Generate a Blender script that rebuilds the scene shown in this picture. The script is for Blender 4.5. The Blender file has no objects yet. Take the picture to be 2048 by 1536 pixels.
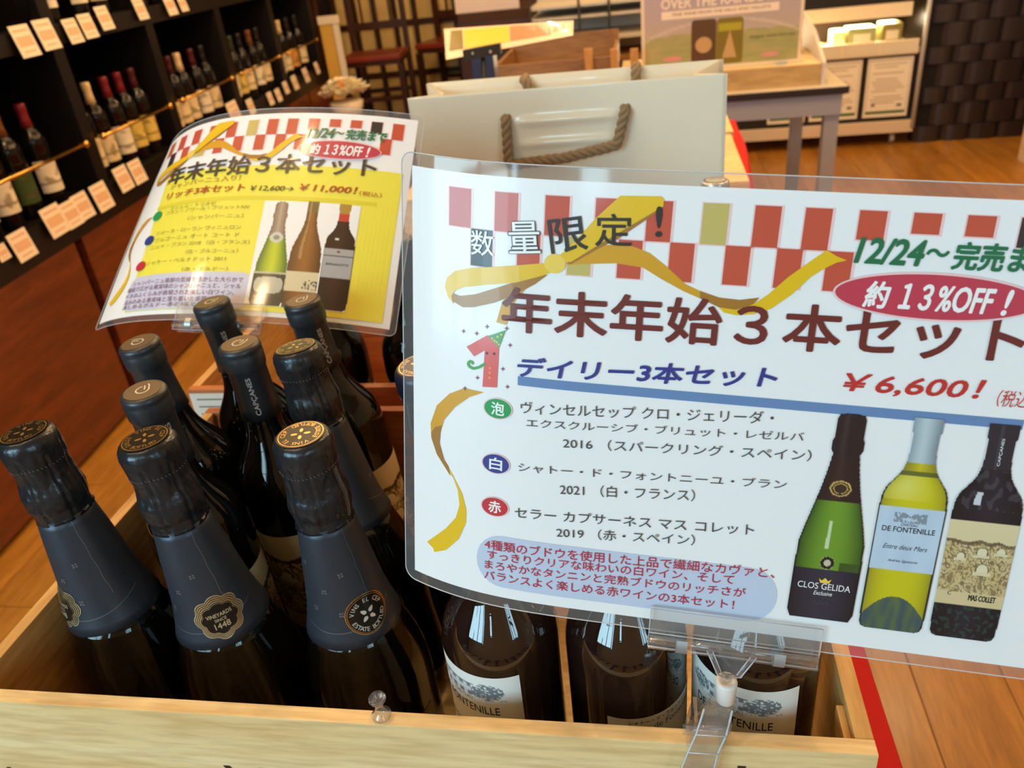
import bpy, bmesh, math, random
import numpy as np
from mathutils import Vector, Matrix, noise as mnoise
random.seed(7)
sin, cos, pi = math.sin, math.cos, math.pi
D = bpy.data; SC = bpy.context.scene; COL = SC.collection

# ---------------------------------------------------------------- camera
FPX, CX, CY = 1600.0, 1024.0, 768.0
def nrm(v):
    v = np.array(v, float); return v/np.linalg.norm(v)
_d = nrm((320, 2830, 1600)); _g = np.array((265, -933, 1600.)); _g = nrm(_g-_d*_g.dot(_d)); _r = np.cross(_d, _g)
if _r[0] < 0: _r = -_r
RC = np.array([_r, _g, -_d]); CAM = np.array([0, 0, 1.30])
cam = D.cameras.new('camera'); camo = D.objects.new('camera', cam); COL.objects.link(camo)
cam.sensor_width = 36.0; cam.lens = 36.0*FPX/2048.0; cam.clip_start = 0.02; cam.clip_end = 60
mx = Matrix(((RC[0][0], -RC[0][1], -RC[0][2], 0), (RC[1][0], -RC[1][1], -RC[1][2], 0), (RC[2][0], -RC[2][1], -RC[2][2], 1.30), (0, 0, 0, 1)))
camo.matrix_world = mx
cam.dof.use_dof = True; cam.dof.focus_distance = 0.44; cam.dof.aperture_fstop = 13.0
SC.camera = camo

# ---------------------------------------------------------------- light
SC.view_settings.view_transform = 'Standard'; SC.view_settings.look = 'None'
SC.view_settings.gamma = 1.0; SC.view_settings.use_curve_mapping = False
SC.view_settings.exposure = 0.44
SC.cycles.use_denoising = True
SC.cycles.max_bounces = 10; SC.cycles.transmission_bounces = 8; SC.cycles.transparent_max_bounces = 12
SC.cycles.caustics_reflective = False; SC.cycles.caustics_refractive = False
SC.cycles.sample_clamp_indirect = 6.0
world = D.worlds.new('world'); SC.world = world; world.use_nodes = True
bg = world.node_tree.nodes['Background']; bg.inputs[0].default_value = (0.62, 0.80, 1.0, 1); bg.inputs[1].default_value = 0.6

def area_light(name, loc, aim, sx, sy, power, color):
    l = D.lights.new(name, 'AREA'); l.shape = 'RECTANGLE'; l.size = sx; l.size_y = sy; l.energy = power; l.color = color
    o = D.objects.new(name, l); COL.objects.link(o); o.location = loc
    o.rotation_euler = (Vector(aim)-Vector(loc)).to_track_quat('-Z', 'Y').to_euler()
    return o
COOL = (0.52, 0.84, 1.0); WARM = (1.0, 0.66, 0.33)
# daylight arriving through the shop window behind the photographer
area_light('window_daylight', (-1.85, -2.02, 1.75), (-0.3, 0.8, 0.9), 1.6, 1.4, 60, COOL)
area_light('door_glass_daylight', (-0.33, -2.02, 1.95), (-0.3, 0.8, 1.0), 0.16, 0.9, 3.5, COOL)
area_light('side_window_daylight', (2.0, -2.02, 1.85), (0.2, 1.2, 0.8), 0.7, 1.2, 16, COOL)
SPOTS = []
for (sx_, sy_, e_) in ((-1.15, 1.3, 1.0), (-1.15, 2.2, 1.1), (-1.1, 3.2, 1.1), (-1.1, 4.3, 1.0), (-.70, .53, .38), (-1.47, .34, .38), (-.81, .08, .38), (-0.1, 1.9, 1.0), (0.7, 1.6, 1.1),
                       (0.2, 3.0, 1.1), (1.2, 3.0, 1.1), (1.5, 4.0, 1.7), (0.4, 4.3, 1.0), (-0.5, 5.4, 1.0)):
    SPOTS.append((sx_, sy_, e_))
    l = D.lights.new('spot_lamp_light', 'POINT'); l.energy = 17*e_; l.color = WARM; l.shadow_soft_size = 0.035
    o = D.objects.new('spot_lamp_light', l); COL.objects.link(o); o.location = (sx_, sy_, 2.50)

# ---------------------------------------------------------------- helpers
def ray(px, py): return RC@np.array([(px-CX)/FPX, (py-CY)/FPX, 1.])
def at(px, py, X=None, Y=None, Z=None):
    u = ray(px, py)
    t = X/u[0] if X is not None else (Y/u[1] if Y is not None else (Z-1.30)/u[2])
    return CAM+u*t
def lin(c):
    c = c/255.0
    return c/12.92 if c <= 0.04045 else ((c+0.055)/1.055)**2.4
def rgb(r, g, b): return (lin(r), lin(g), lin(b), 1.0)

MATS = {}
def mat(name, col, rough=0.5, metal=0.0, coat=0.0, coat_r=0.05, spec=0.5, emit=None, estr=0.0, trans=0.0, ior=1.45, aniso=None):
    if name in MATS: return MATS[name]
    m = D.materials.new(name); m.use_nodes = True
    b = m.node_tree.nodes['Principled BSDF']
    b.inputs['Base Color'].default_value = col; b.inputs['Roughness'].default_value = rough
    b.inputs['Metallic'].default_value = metal; b.inputs['Coat Weight'].default_value = coat
    b.inputs['Coat Roughness'].default_value = coat_r; b.inputs['Specular IOR Level'].default_value = spec
    b.inputs['IOR'].default_value = ior; b.inputs['Transmission Weight'].default_value = trans
    if emit: b.inputs['Emission Color'].default_value = emit; b.inputs['Emission Strength'].default_value = estr
    MATS[name] = m
    return m
def nodes_of(m): return m.node_tree.nodes, m.node_tree.links, m.node_tree.nodes['Principled BSDF']
def bumpy(m, scale=40, strength=0.2, dist=0.001, detail=3, stretch=(1, 1, 1), coord='Object'):
    N, L, b = nodes_of(m)
    tc = N.new('ShaderNodeTexCoord'); mp = N.new('ShaderNodeMapping'); mp.inputs['Scale'].default_value = stretch
    nz = N.new('ShaderNodeTexNoise'); nz.inputs['Scale'].default_value = scale; nz.inputs['Detail'].default_value = detail
    bp = N.new('ShaderNodeBump'); bp.inputs['Strength'].default_value = strength; bp.inputs['Distance'].default_value = dist
    L.new(tc.outputs[coord], mp.inputs[0]); L.new(mp.outputs[0], nz.inputs['Vector']); L.new(nz.outputs['Fac'], bp.inputs['Height'])
    L.new(bp.outputs[0], b.inputs['Normal'])
    try: L.new(bp.outputs[0], b.inputs['Coat Normal'])
    except Exception: pass
    return m
def wood(name, c1, c2, c3=None, stretch=(1, 12, 12), scale=3.0, rough=0.5, coat=0.0, coat_r=0.2, per_object=0.0, bump=0.08):
    """grain: two stretched noises between dark, mid and light tones"""
    if name in MATS: return MATS[name]
    m = mat(name, c1, rough=rough, coat=coat, coat_r=coat_r)
    N, L, b = nodes_of(m)
    tc = N.new('ShaderNodeTexCoord'); mp = N.new('ShaderNodeMapping'); mp.inputs['Scale'].default_value = stretch
    oi = N.new('ShaderNodeObjectInfo'); cmb = N.new('ShaderNodeVectorMath'); cmb.operation = 'ADD'
    ml = N.new('ShaderNodeMath'); ml.operation = 'MULTIPLY'; ml.inputs[1].default_value = 37.0
    L.new(oi.outputs['Random'], ml.inputs[0]); L.new(tc.outputs['Object'], mp.inputs[0]); L.new(mp.outputs[0], cmb.inputs[0]); L.new(ml.outputs[0], cmb.inputs[1])
    n1 = N.new('ShaderNodeTexNoise'); n1.inputs['Scale'].default_value = scale; n1.inputs['Detail'].default_value = 6; n1.inputs['Roughness'].default_value = 0.6; n1.inputs['Distortion'].default_value = 0.6
    n2 = N.new('ShaderNodeTexNoise'); n2.inputs['Scale'].default_value = scale*7; n2.inputs['Detail'].default_value = 3
    L.new(cmb.outputs[0], n1.inputs['Vector']); L.new(cmb.outputs[0], n2.inputs['Vector'])
    r1 = N.new('ShaderNodeValToRGB'); e = r1.color_ramp.elements; e[0].position = 0.32; e[0].color = c1; e[1].position = 0.68; e[1].color = c2
    mixn = N.new('ShaderNodeMixRGB'); mixn.blend_type = 'MULTIPLY'; mixn.inputs[0].default_value = 0.35
    r2 = N.new('ShaderNodeValToRGB'); r2.color_ramp.elements[0].position = 0.35; r2.color_ramp.elements[0].color = c3 or (0.45, 0.4, 0.35, 1); r2.color_ramp.elements[1].position = 0.6; r2.color_ramp.elements[1].color = (1, 1, 1, 1)
    L.new(n1.outputs['Fac'], r1.inputs[0]); L.new(n2.outputs['Fac'], r2.inputs[0]); L.new(r1.outputs[0], mixn.inputs[1]); L.new(r2.outputs[0], mixn.inputs[2])
    last = mixn.outputs[0]
    if per_object:
        hs = N.new('ShaderNodeHueSaturation'); mr = N.new('ShaderNodeMapRange'); mr.inputs[3].default_value = 1-per_object; mr.inputs[4].default_value = 1+per_object
        L.new(oi.outputs['Random'], mr.inputs[0]); L.new(mr.outputs[0], hs.inputs['Value']); L.new(last, hs.inputs['Color']); last = hs.outputs[0]
    L.new(last, b.inputs['Base Color'])
    bp = N.new('ShaderNodeBump'); bp.inputs['Strength'].default_value = bump; bp.inputs['Distance'].default_value = 0.002
    L.new(n2.outputs['Fac'], bp.inputs['Height']); L.new(bp.outputs[0], b.inputs['Normal'])
    return m
def attr_mat(name, rough=0.4, coat=0.0, coat_r=0.06):
    if name in MATS: return MATS[name]
    m = mat(name, (1, 1, 1, 1), rough=rough, coat=coat, coat_r=coat_r); N, L, b = nodes_of(m)
    a = N.new('ShaderNodeAttribute'); a.attribute_name = 'Col'; L.new(a.outputs['Color'], b.inputs['Base Color'])
    return m

def clear_mat(name, tint, dif, ior, rough=.05):
    m = D.materials.new(name); m.use_nodes = True; N = m.node_tree.nodes; L = m.node_tree.links; N.clear()
    o = N.new('ShaderNodeOutputMaterial'); t = N.new('ShaderNodeBsdfTransparent'); t.inputs[0].default_value = (tint, tint, tint, 1)
    g = N.new('ShaderNodeBsdfGlossy'); g.inputs['Roughness'].default_value = rough; d = N.new('ShaderNodeBsdfDiffuse'); d.inputs[0].default_value = (.85, .86, .88, 1)
    a = N.new('ShaderNodeMixShader'); a.inputs[0].default_value = dif; b = N.new('ShaderNodeMixShader'); w = N.new('ShaderNodeLayerWeight'); pw_ = N.new('ShaderNodeMath'); pw_.operation = 'POWER'; pw_.inputs[1].default_value = 2.2
    f = N.new('ShaderNodeMath'); f.operation = 'MULTIPLY_ADD'; f.inputs[1].default_value = .8; f.inputs[2].default_value = ior; L.new(w.outputs['Facing'], pw_.inputs[0]); L.new(pw_.outputs[0], f.inputs[0])
    L.new(t.outputs[0], a.inputs[1]); L.new(d.outputs[0], a.inputs[2]); L.new(f.outputs[0], b.inputs[0]); L.new(a.outputs[0], b.inputs[1]); L.new(g.outputs[0], b.inputs[2]); L.new(b.outputs[0], o.inputs[0])
    return m
def setp(o, label=None, cat=None, group=None, kind=None):
    if label: o['label'] = label
    if cat: o['category'] = cat
    if group: o['group'] = group
    if kind: o['kind'] = kind
    return o
def thing(name, loc, label, cat, group=None, rot=(0, 0, 0)):
    o = D.objects.new(name, None); COL.objects.link(o); o.location = loc; o.rotation_euler = rot; o.empty_display_size = 0.05
    return setp(o, label, cat, group)
def link(name, me, parent=None, loc=None):
    o = D.objects.new(name, me); COL.objects.link(o)
    if parent is not None: o.parent = parent
    if loc is not None: o.location = loc
    return o
def off_of(parent):
    """world position of a parent chain made of plain translations"""
    v = Vector((0, 0, 0))
    while parent is not None: v += Vector(parent.location); parent = parent.parent
    return v

class MB:
    def __init__(s): s.v = []; s.f = []; s.m = []; s.sm = []
    def add(s, vs, fs, mi=0, smooth=False):
        k = len(s.v); s.v += [tuple(map(float, p)) for p in vs]
        for f in fs: s.f.append([i+k for i in f]); s.m.append(mi); s.sm.append(smooth)
        return s
    def box(s, x0, x1, y0, y1, z0, z1, mi=0, bev=0.0):
        x0, x1 = min(x0, x1), max(x0, x1); y0, y1 = min(y0, y1), max(y0, y1); z0, z1 = min(z0, z1), max(z0, z1)
        if bev <= 0:
            v = [(x, y, z) for x in (x0, x1) for y in (y0, y1) for z in (z0, z1)]
            return s.add(v, [(0, 1, 3, 2), (4, 6, 7, 5), (0, 4, 5, 1), (2, 3, 7, 6), (0, 2, 6, 4), (1, 5, 7, 3)], mi)
        bm = bmesh.new(); bmesh.ops.create_cube(bm, size=1)
        for w in bm.verts: w.co = Vector(((x0+x1)/2+w.co.x*(x1-x0), (y0+y1)/2+w.co.y*(y1-y0), (z0+z1)/2+w.co.z*(z1-z0)))
        bmesh.ops.bevel(bm, geom=bm.edges[:], offset=bev, segments=2, affect='EDGES', profile=0.7)
        bm.verts.index_update(); s.add([w.co for w in bm.verts], [[q.index for q in f.verts] for f in bm.faces], mi); bm.free()
        return s
    def obox(s, c, ax, ay, az, hx, hy, hz, mi=0):
        c, ax, ay, az = map(np.array, (c, ax, ay, az))
        v = [c+ax*i*hx+ay*j*hy+az*k*hz for i in (-1, 1) for j in (-1, 1) for k in (-1, 1)]
        return s.add(v, [(0, 1, 3, 2), (4, 6, 7, 5), (0, 4, 5, 1), (2, 3, 7, 6), (0, 2, 6, 4), (1, 5, 7, 3)], mi)
    def tube(s, path, r, n=10, mi=0, caps=True, rad=None):
        path = [np.array(p, float) for p in path]; N = len(path); up = None; vs = []
        for i, p in enumerate(path):
            t = nrm(path[min(i+1, N-1)]-path[max(i-1, 0)])
            if up is None:
                up = np.array((0, 0, 1.)) if abs(t[2]) < 0.9 else np.array((1., 0, 0))
            a = nrm(np.cross(t, up)); b = np.cross(a, t); up = b
            rr = rad[i] if rad else r
            for k in range(n):
                th = 2*pi*k/n; vs.append(p+a*rr*cos(th)+b*rr*sin(th))
        fs = [(i*n+k, i*n+(k+1) % n, (i+1)*n+(k+1) % n, (i+1)*n+k) for i in range(N-1) for k in range(n)]
        if caps: fs += [tuple(range(n))[::-1], tuple((N-1)*n+k for k in range(n))]
        return s.add(vs, fs, mi, True)
    def lathe(s, prof, n=40, c=(0, 0, 0), mi=0, wob=None, caps=True):
        vs = []; N = len(prof)
        for i, (z, r) in enumerate(prof):
            for k in range(n):
                th = 2*pi*k/n; q = r*(1+(wob(th, z) if wob else 0))
                vs.append((c[0]+q*sin(th), c[1]-q*cos(th), c[2]+z))
        fs = [(i*n+k, i*n+(k+1) % n, (i+1)*n+(k+1) % n, (i+1)*n+k) for i in range(N-1) for k in range(n)]
        if caps: fs += [tuple(range(n))[::-1], tuple((N-1)*n+k for k in range(n))]
        return s.add(vs, fs, mi, True)
    def sphere(s, c, r, n=12, mi=0, sc=(1, 1, 1)):
        prof = [(-r*cos(pi*i/8)*sc[2], max(1e-5, r*sin(pi*i/8))) for i in range(9)]
        return s.lathe(prof, n, c, mi)
    def mesh(s, name, mats, off=(0, 0, 0)):
        me = D.meshes.new(name); o = Vector(off)
        me.from_pydata([(p[0]-o[0], p[1]-o[1], p[2]-o[2]) for p in s.v], [], s.f)
        for m in (mats if isinstance(mats, (list, tuple)) else [mats]): me.materials.append(m)
        me.polygons.foreach_set('material_index', s.m); me.polygons.foreach_set('use_smooth', s.sm); me.update()
        return me
    def build(s, name, mats, parent=None, world=True):
        return link(name, s.mesh(name, mats, off_of(parent) if world else (0, 0, 0)), parent)
def sharp(o, ang=0.6):
    me = o.data if hasattr(o, 'data') else o
    try: me.set_sharp_from_angle(angle=ang)
    except Exception: pass
    return o
def solid(o, label, cat, group=None): return setp(o, label, cat, group)
def place_origin(o, p):
    """move a top-level mesh's origin to p without moving its shape"""
    p = Vector(p); o.data.transform(Matrix.Translation(-p)); o.location = p; return o

# ---------------------------------------------------------------- lettering
_GC = {}
def glyphs(txt, bold=0.0, shear=0.0, res=3):
    key = (txt, bold, shear, res)
    if key in _GC: return _GC[key]
    c = D.curves.new('lettering_curve', 'FONT'); c.body = txt; c.size = 1.0; c.offset = bold; c.shear = shear; c.resolution_u = res; c.fill_mode = 'FRONT'
    o = D.objects.new('lettering_curve', c); COL.objects.link(o)
    bpy.context.view_layer.update(); dg = bpy.context.evaluated_depsgraph_get(); me = o.evaluated_get(dg).to_mesh()
    v = np.array([(q.co.x, q.co.y) for q in me.vertices]) if len(me.vertices) else np.zeros((1, 2))
    f = [tuple(p.vertices) for p in me.polygons]
    o.evaluated_get(dg).to_mesh_clear(); D.objects.remove(o); D.curves.remove(c)
    lo, hi = v.min(0), v.max(0); v = (v-lo)/np.maximum(hi-lo, 1e-6)
    _GC[key] = (v, f, (hi-lo)); return _GC[key]
class Print:
    """flat print on a real surface: fn(a, b, lift) -> world point"""
    def __init__(s, fn, step=0.0001): s.fn = fn; s.mb = MB(); s.mats = []; s.lv = 1; s.step = step
    def mi(s, m):
        if m not in s.mats: s.mats.append(m)
        return s.mats.index(m)
    def raw(s, pts, fs, m, lv=None):
        lv = s.lv if lv is None else lv
        s.mb.add([s.fn(p[0], p[1], lv*s.step) for p in pts], fs, s.mi(m))
    def poly(s, pts, m, lv=None, cut=0.006):
        bm = bmesh.new(); vs = [bm.verts.new((p[0], p[1], 0)) for p in pts]
        try: f = bm.faces.new(vs)
        except ValueError: bm.free(); return
        bmesh.ops.triangulate(bm, faces=[f], ngon_method='BEAUTY')
        if cut:
            x0 = min(p[0] for p in pts); x1 = max(p[0] for p in pts); x = x0+cut
            while x < x1:
                bmesh.ops.bisect_plane(bm, geom=bm.verts[:]+bm.edges[:]+bm.faces[:], plane_co=(x, 0, 0), plane_no=(1, 0, 0)); x += cut
        bm.verts.index_update()
        s.raw([(v.co.x, v.co.y) for v in bm.verts], [[q.index for q in f.verts] for f in bm.faces], m, lv); bm.free()
    def rect(s, a0, b0, a1, b1, m, lv=None, cut=0.006): s.poly([(a0, b0), (a1, b0), (a1, b1), (a0, b1)], m, lv, cut)
    def ellipse(s, a, b, ra, rb, m, lv=None, n=40, cut=0.006): s.poly([(a+ra*cos(2*pi*i/n), b+rb*sin(2*pi*i/n)) for i in range(n)], m, lv, cut)
    def rrect(s, a0, b0, a1, b1, r, m, lv=None, cut=0.006):
        pts = []
        for (ca, cb, t0) in ((a1-r, b0+r, -90), (a1-r, b1-r, 0), (a0+r, b1-r, 90), (a0+r, b0+r, 180)):
            pts += [(ca+r*cos(math.radians(t0+k*15)), cb+r*sin(math.radians(t0+k*15))) for k in range(7)]
        s.poly(pts, m, lv, cut)
    def line(s, pts, w, m, lv=None):
        for (p, q) in zip(pts[:-1], pts[1:]):
            p = np.array(p); q = np.array(q); L = np.linalg.norm(q-p)
            if L < 1e-9: continue
            t = (q-p)/L; nn = np.array((-t[1], t[0]))*w/2; n = max(1, int(L/0.006)); vs = []; fs = []
            for i in range(n+1):
                c = p+t*L*i/n; vs += [tuple(c-nn), tuple(c+nn)]
            for i in range(n): fs.append((2*i, 2*i+1, 2*i+3, 2*i+2))
            s.raw(vs, fs, m, lv)
    def text(s, txt, lb, rb, h, m, bold=0.0, shear=0.0, lv=None, down=True, res=3):
        """fit lettering between lb and rb (bottom left, bottom right) with height h; b grows downward when down"""
        v, f, _ = glyphs(txt, 0.0, shear, res); lb = np.array(lb, float); rb = np.array(rb, float)
        t = rb-lb; L = np.linalg.norm(t); t = t/L; up = np.array((t[1], -t[0])) if down else np.array((-t[1], t[0]))
        lv = s.lv if lv is None else lv; w = max(0.0, bold)*h*1.05
        sh8 = [(0, 0)] if w <= 0 else [(cos(k*pi/4)*w, sin(k*pi/4)*w) for k in range(8)]
        for k, (dx, dy) in enumerate(sh8):
            s.raw([tuple(lb+t*(w+(L-2*w)*p[0]+dx)+up*(w+(h-2*w)*p[1]+dy)) for p in v], f, m, lv+k*.04)
    def ring_text(s, txt, c, r, h, a0, a1, m, lv=None, bold=0.02, outward=True):
        """letters set one by one round a circle from angle a0 to a1"""
        n = len(txt)
        for i, ch in enumerate(txt):
            if ch == ' ': continue
            a = a0+(a1-a0)*(i+0.5)/n; v, f, sz = glyphs(ch, 0.0); w = h*sz[0]/0.72 if ch.isalnum() else h*0.25; hh = h if ch.isalnum() else h*0.25
            ra = np.array((cos(a), sin(a))); ta = np.array((sin(a), -cos(a)))
            if not outward: ra = -ra; ta = -ta
            base = np.array(c)+np.array((cos(a), sin(a)))*r-ra*hh/2
            s.raw([tuple(base+ta*(p[0]-0.5)*w+ra*p[1]*hh) for p in v], f, m, lv)
    def build(s, name, parent=None, world=True): return s.mb.build(name, s.mats, parent, world)
def painted(fn, a0, b0, a1, b1, na, nb, colf, lift, m, name, parent, world=True):
    """printed picture: a fine grid carrying colour per vertex; colf(x, y) with x, y in 0..1 returns rgb 0..255 or None"""
    idx = {}; vs = []; cols = []; fs = []
    for j in range(nb+1):
        for i in range(na+1):
            c = colf(i/na, j/nb)
            if c is None: continue
            idx[(i, j)] = len(vs); vs.append(fn(a0+(a1-a0)*i/na, b0+(b1-b0)*j/nb, lift)); cols += [lin(max(0, min(255, c[0]))), lin(max(0, min(255, c[1]))), lin(max(0, min(255, c[2]))), 1.0]
    for j in range(nb):
        for i in range(na):
            q = [(i, j), (i+1, j), (i+1, j+1), (i, j+1)]
            if all(k in idx for k in q): fs.append([idx[k] for k in q])
    me = D.meshes.new(name); of = off_of(parent) if world else Vector((0, 0, 0))
    me.from_pydata([(p[0]-of[0], p[1]-of[1], p[2]-of[2]) for p in vs], [], fs)
    ca = me.color_attributes.new('Col', 'FLOAT_COLOR', 'POINT'); ca.data.foreach_set('color', cols); me.materials.append(m); me.update()
    return link(name, me, parent) if parent is not False else me
def nz(x, y, z=0.0): return mnoise.noise(Vector((x, y, z)))
def mixc(a, b, t):
    t = max(0.0, min(1.0, t)); return tuple(a[i]+(b[i]-a[i])*t for i in range(3))

# ================================================================ the room
m_plank = wood('floor_oak', rgb(158, 106, 36), rgb(190, 134, 52), stretch=(10, 1.0, 10), scale=2.2, rough=0.42, coat=0.35, coat_r=0.22, per_object=0.10, bump=0.05)
m_joint = mat('floor_joint_dark', rgb(60, 32, 14), 0.8)
fl = setp(MB().box(-2.9, 3.1, -2.2, 6.9, -0.05, -0.012).build('floor', m_joint), kind='structure')
pw = 0.161; k = 0
pm_ = MB().box(-pw/2+0.0008, pw/2-0.0008, -0.899, 0.899, -0.012, 0.0, bev=0.0012).mesh('floor_plank', m_plank)
for i in range(-18, 20):
    xc = 0.482+pw*(i+0.5)
    if xc < -2.85 or xc > 3.0: continue
    for j in range(-1, 5):
        yc = j*1.8+((i*0.73) % 1.0)*1.8-0.6
        if yc < -2.0 or yc > 6.8: continue
        o = link('floor_plank', pm_, fl, (xc, yc, 0)); k += 1
m_wall = bumpy(mat('brown_plaster', rgb(70, 44, 30), 0.85), 60, 0.1)
m_cream = bumpy(mat('cream_plaster', rgb(205, 190, 165), 0.9), 60, 0.1)
m_ceil = mat('ceiling_paint', rgb(190, 175, 150), 0.9)
setp(MB().box(-2.98, -2.9, -2.2, 6.9, 0, 2.7).build('wall_left', m_wall), kind='structure')
setp(MB().box(3.1, 3.18, -2.2, 6.9, 0, 2.7).build('wall_right', m_cream), kind='structure')
setp(MB().box(-2.9, 3.1, 6.9, 6.98, 0, 2.7).build('wall_back', m_wall), kind='structure')
setp(MB().box(-2.98, 3.18, -2.28, 6.98, 2.7, 2.76).build('ceiling', m_ceil), kind='structure')
wf = MB()
for b_ in ((-2.9, -2.65, 0, 2.7), (-1.05, -.41, 0, 2.7), (-.25, 1.65, 0, 2.7), (2.35, 3.1, 0, 2.7), (-2.65, -1.05, 0, 1.05), (-2.65, -1.05, 2.45, 2.7), (-.41, -.25, 0, 1.5), (-.41, -.25, 2.4, 2.7), (1.65, 2.35, 0, 1.25), (1.65, 2.35, 2.45, 2.7)):
    wf.box(b_[0], b_[1], -2.28, -2.2, b_[2], b_[3])
setp(wf.build('wall_front', m_cream), kind='structure')
m_frame = mat('window_frame_dark', rgb(40, 34, 30), 0.5)
for (n_, xs_, zs_) in (('window_1', (-2.65, -2.13, -1.61, -1.09), (1.05, 1.72, 2.41)), ('window_2', (1.65, 1.98, 2.31), (1.25, 1.85, 2.41)), ('window_3', (-.43, -.25), (1.5, 2.40))):
    wn = MB()
    for x_ in xs_: wn.box(x_, x_+.04, -2.0, -1.95, zs_[0], zs_[-1]+.04)
    for z_ in zs_: wn.box(xs_[0], xs_[-1]+.04, -1.998, -1.952, z_, z_+.04)
    setp(wn.build(n_, m_frame), kind='structure')
m_can = mat('lamp_housing_black', rgb(25, 24, 23), 0.4)
can = MB().lathe([(0, 0.045), (0.005, 0.05), (0.11, 0.05), (0.12, 0.03), (0.14, 0.015)], 20).mesh('housing', m_can)
for i, (x_, y_, e_) in enumerate(SPOTS):
    o = thing('ceiling_spotlight', (x_, y_, 2.56), 'small black ceiling spotlight with a warm bulb above the sales floor', 'spotlight', 'warm spotlights under the ceiling')
    link('housing', can, o)

# ================================================================ wine shelf along the left side
TH = math.atan(0.079)
def shp(y, dep, z):
    """point on the shelf: y along the aisle, dep behind the front plane"""
    return np.array((-1.75-0.079*(y-2.1)-dep*cos(TH), y-dep*sin(TH), z))
SA = np.array((-sin(TH), cos(TH), 0)); SD = np.array((-cos(TH), -sin(TH), 0)); SZ = np.array((0, 0, 1.))
m_blk = mat('shelf_black', rgb(20, 16, 15), 0.38)
m_red = wood('cabinet_mahogany', rgb(90, 42, 20), rgb(122, 60, 28), stretch=(1, 1.6, 14), scale=2.4, rough=0.36, coat=0.25, coat_r=0.3, bump=0.04)
m_brass = mat('brass', rgb(214, 168, 84), 0.22, metal=1.0)
def sbox(mb, y0, y1, d0, d1, z0, z1, mi=0):
    c = shp((y0+y1)/2, (d0+d1)/2, (z0+z1)/2); mb.obox(c, SA, SD, SZ, abs(y1-y0)/2, abs(d1-d0)/2, abs(z1-z0)/2, mi); return mb
sh = thing('wine_shelf', tuple(shp(3.2, 0.2, 0)), 'long black wall shelf of wine bottles on a mahogany base along the aisle', 'shelf')
for (a, b) in ((0.8, 2.145), (2.185, 3.42), (3.45, 4.68), (4.71, 5.3)):
    sbox(MB(), a, b, 0.0, 0.03, 0.02, 0.60).build('base_panel', m_red, sh)
sbox(MB(), 0.75, 5.35, 0.031, 0.42, 0.0, 0.60).build('base_carcass', m_blk, sh)
for z_ in (0.70, 1.19, 1.68):
    sbox(MB(), 0.75, 5.35, 0.0, 0.42, z_-0.02, z_).build('shelf_board', m_blk, sh)
    sbox(MB(), 0.75, 5.35, 0.0, 0.02, z_-(0.1 if z_ < 1 else 0.055), z_-0.0201).build('fascia', m_blk, sh)
sbox(MB(), 0.75, 5.35, 0.40, 0.42, 0.60, 2.2).build('back_panel', m_blk, sh)
for y_ in (1.13, 1.78, 2.415, 3.03, 3.68, 4.37, 5.06):
    sbox(MB(), y_-0.03, y_+0.03, 0.004, 0.40, 0.6001, 2.2).build('divider', m_blk, sh)
for (a, b) in ((1.18, 1.73), (1.83, 2.36), (2.47, 2.975), (3.09, 3.62), (3.74, 4.30), (4.44, 5.02)):
    for z_ in (0.848, 1.34):
        mb = MB(); p0 = shp(a, -0.012, z_); p1 = shp(b, -0.012, z_); mb.tube([p0, p1], 0.0055, 10)
        for p in (p0, p1): mb.sphere(p, 0.012, 12); mb.tube([p, p+SD*0.04], 0.005, 8)
        mb.build('brass_rail', m_brass, sh)

# ---- bottles
m_glass = mat('bottle_glass_dark', rgb(12, 11, 9), 0.05, spec=0.5)
m_glass_f = mat('bottle_glass_brown', rgb(30, 17, 14), 0.03, spec=0.7, coat=0.6, coat_r=0.02)
BORD = [(0, .030), (.002, .034), (.008, .0363), (.02, .0366), (.185, .0366), (.193, .0363), (.201, .0350), (.208, .0327), (.215, .0288), (.221, .0248), (.227, .0212), (.234, .0180), (.242, .0160), (.252, .0148), (.262, .0143)]
CAPS = [(.2445, .0158), (.2445, .0163), (.252, .0153), (.262, .0148), (.2815, .0145), (.283, .0152), (.285, .0158), (.2955, .0160), (.297, .0153), (.2985, .0159), (.3005, .0158), (.3022, .0148), (.3028, .0135), (.3030, .010), (.3030, .0004)]
def caps_r(h):
    for (a, ra), (b, rb) in zip(CAPS[1:-1], CAPS[2:]):
        if a <= h <= b: return ra+(rb-ra)*(h-a)/(b-a+1e-9)
    return .015
m_shelflab = attr_mat('shelf_label_paper', 0.6)
def proto_shelf(capcol, labcol, seed, tall=0.15):
    g = MB().lathe(BORD, 16).mesh('glass_body', mat('shelf_bottle_glass', rgb(14, 12, 10), .14, spec=.4))
    c = MB().lathe([(.235, .0178), (.262, .0148), (.28, .0146), (.284, .0158), (.298, .016), (.303, .0145), (.303, .0004)], 14).mesh('capsule', mat('capsule_%d_%d_%d' % capcol, rgb(*capcol), 0.4))
    def fn(a, h, l): return ((.0378+l)*sin(a), -(.0378+l)*cos(a), h)
    def cf(x, y):
        t = nz(x*3+seed, y*4+seed*1.7); base = labcol
        if t > 0.25 and 0.2 < y < 0.8: base = mixc(labcol, (110, 90, 60), 0.55)
        if 0.7 < y < 0.74: base = mixc(labcol, (80, 60, 40), 0.6)
        return base
    l = painted(fn, -1.15, .14, 1.15, .045, 14, 14, cf, 0, m_shelflab, 'paper_label', False, False)
    return [('glass_body', g, []), ('capsule', c, []), ('paper_label', l, [])]
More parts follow.
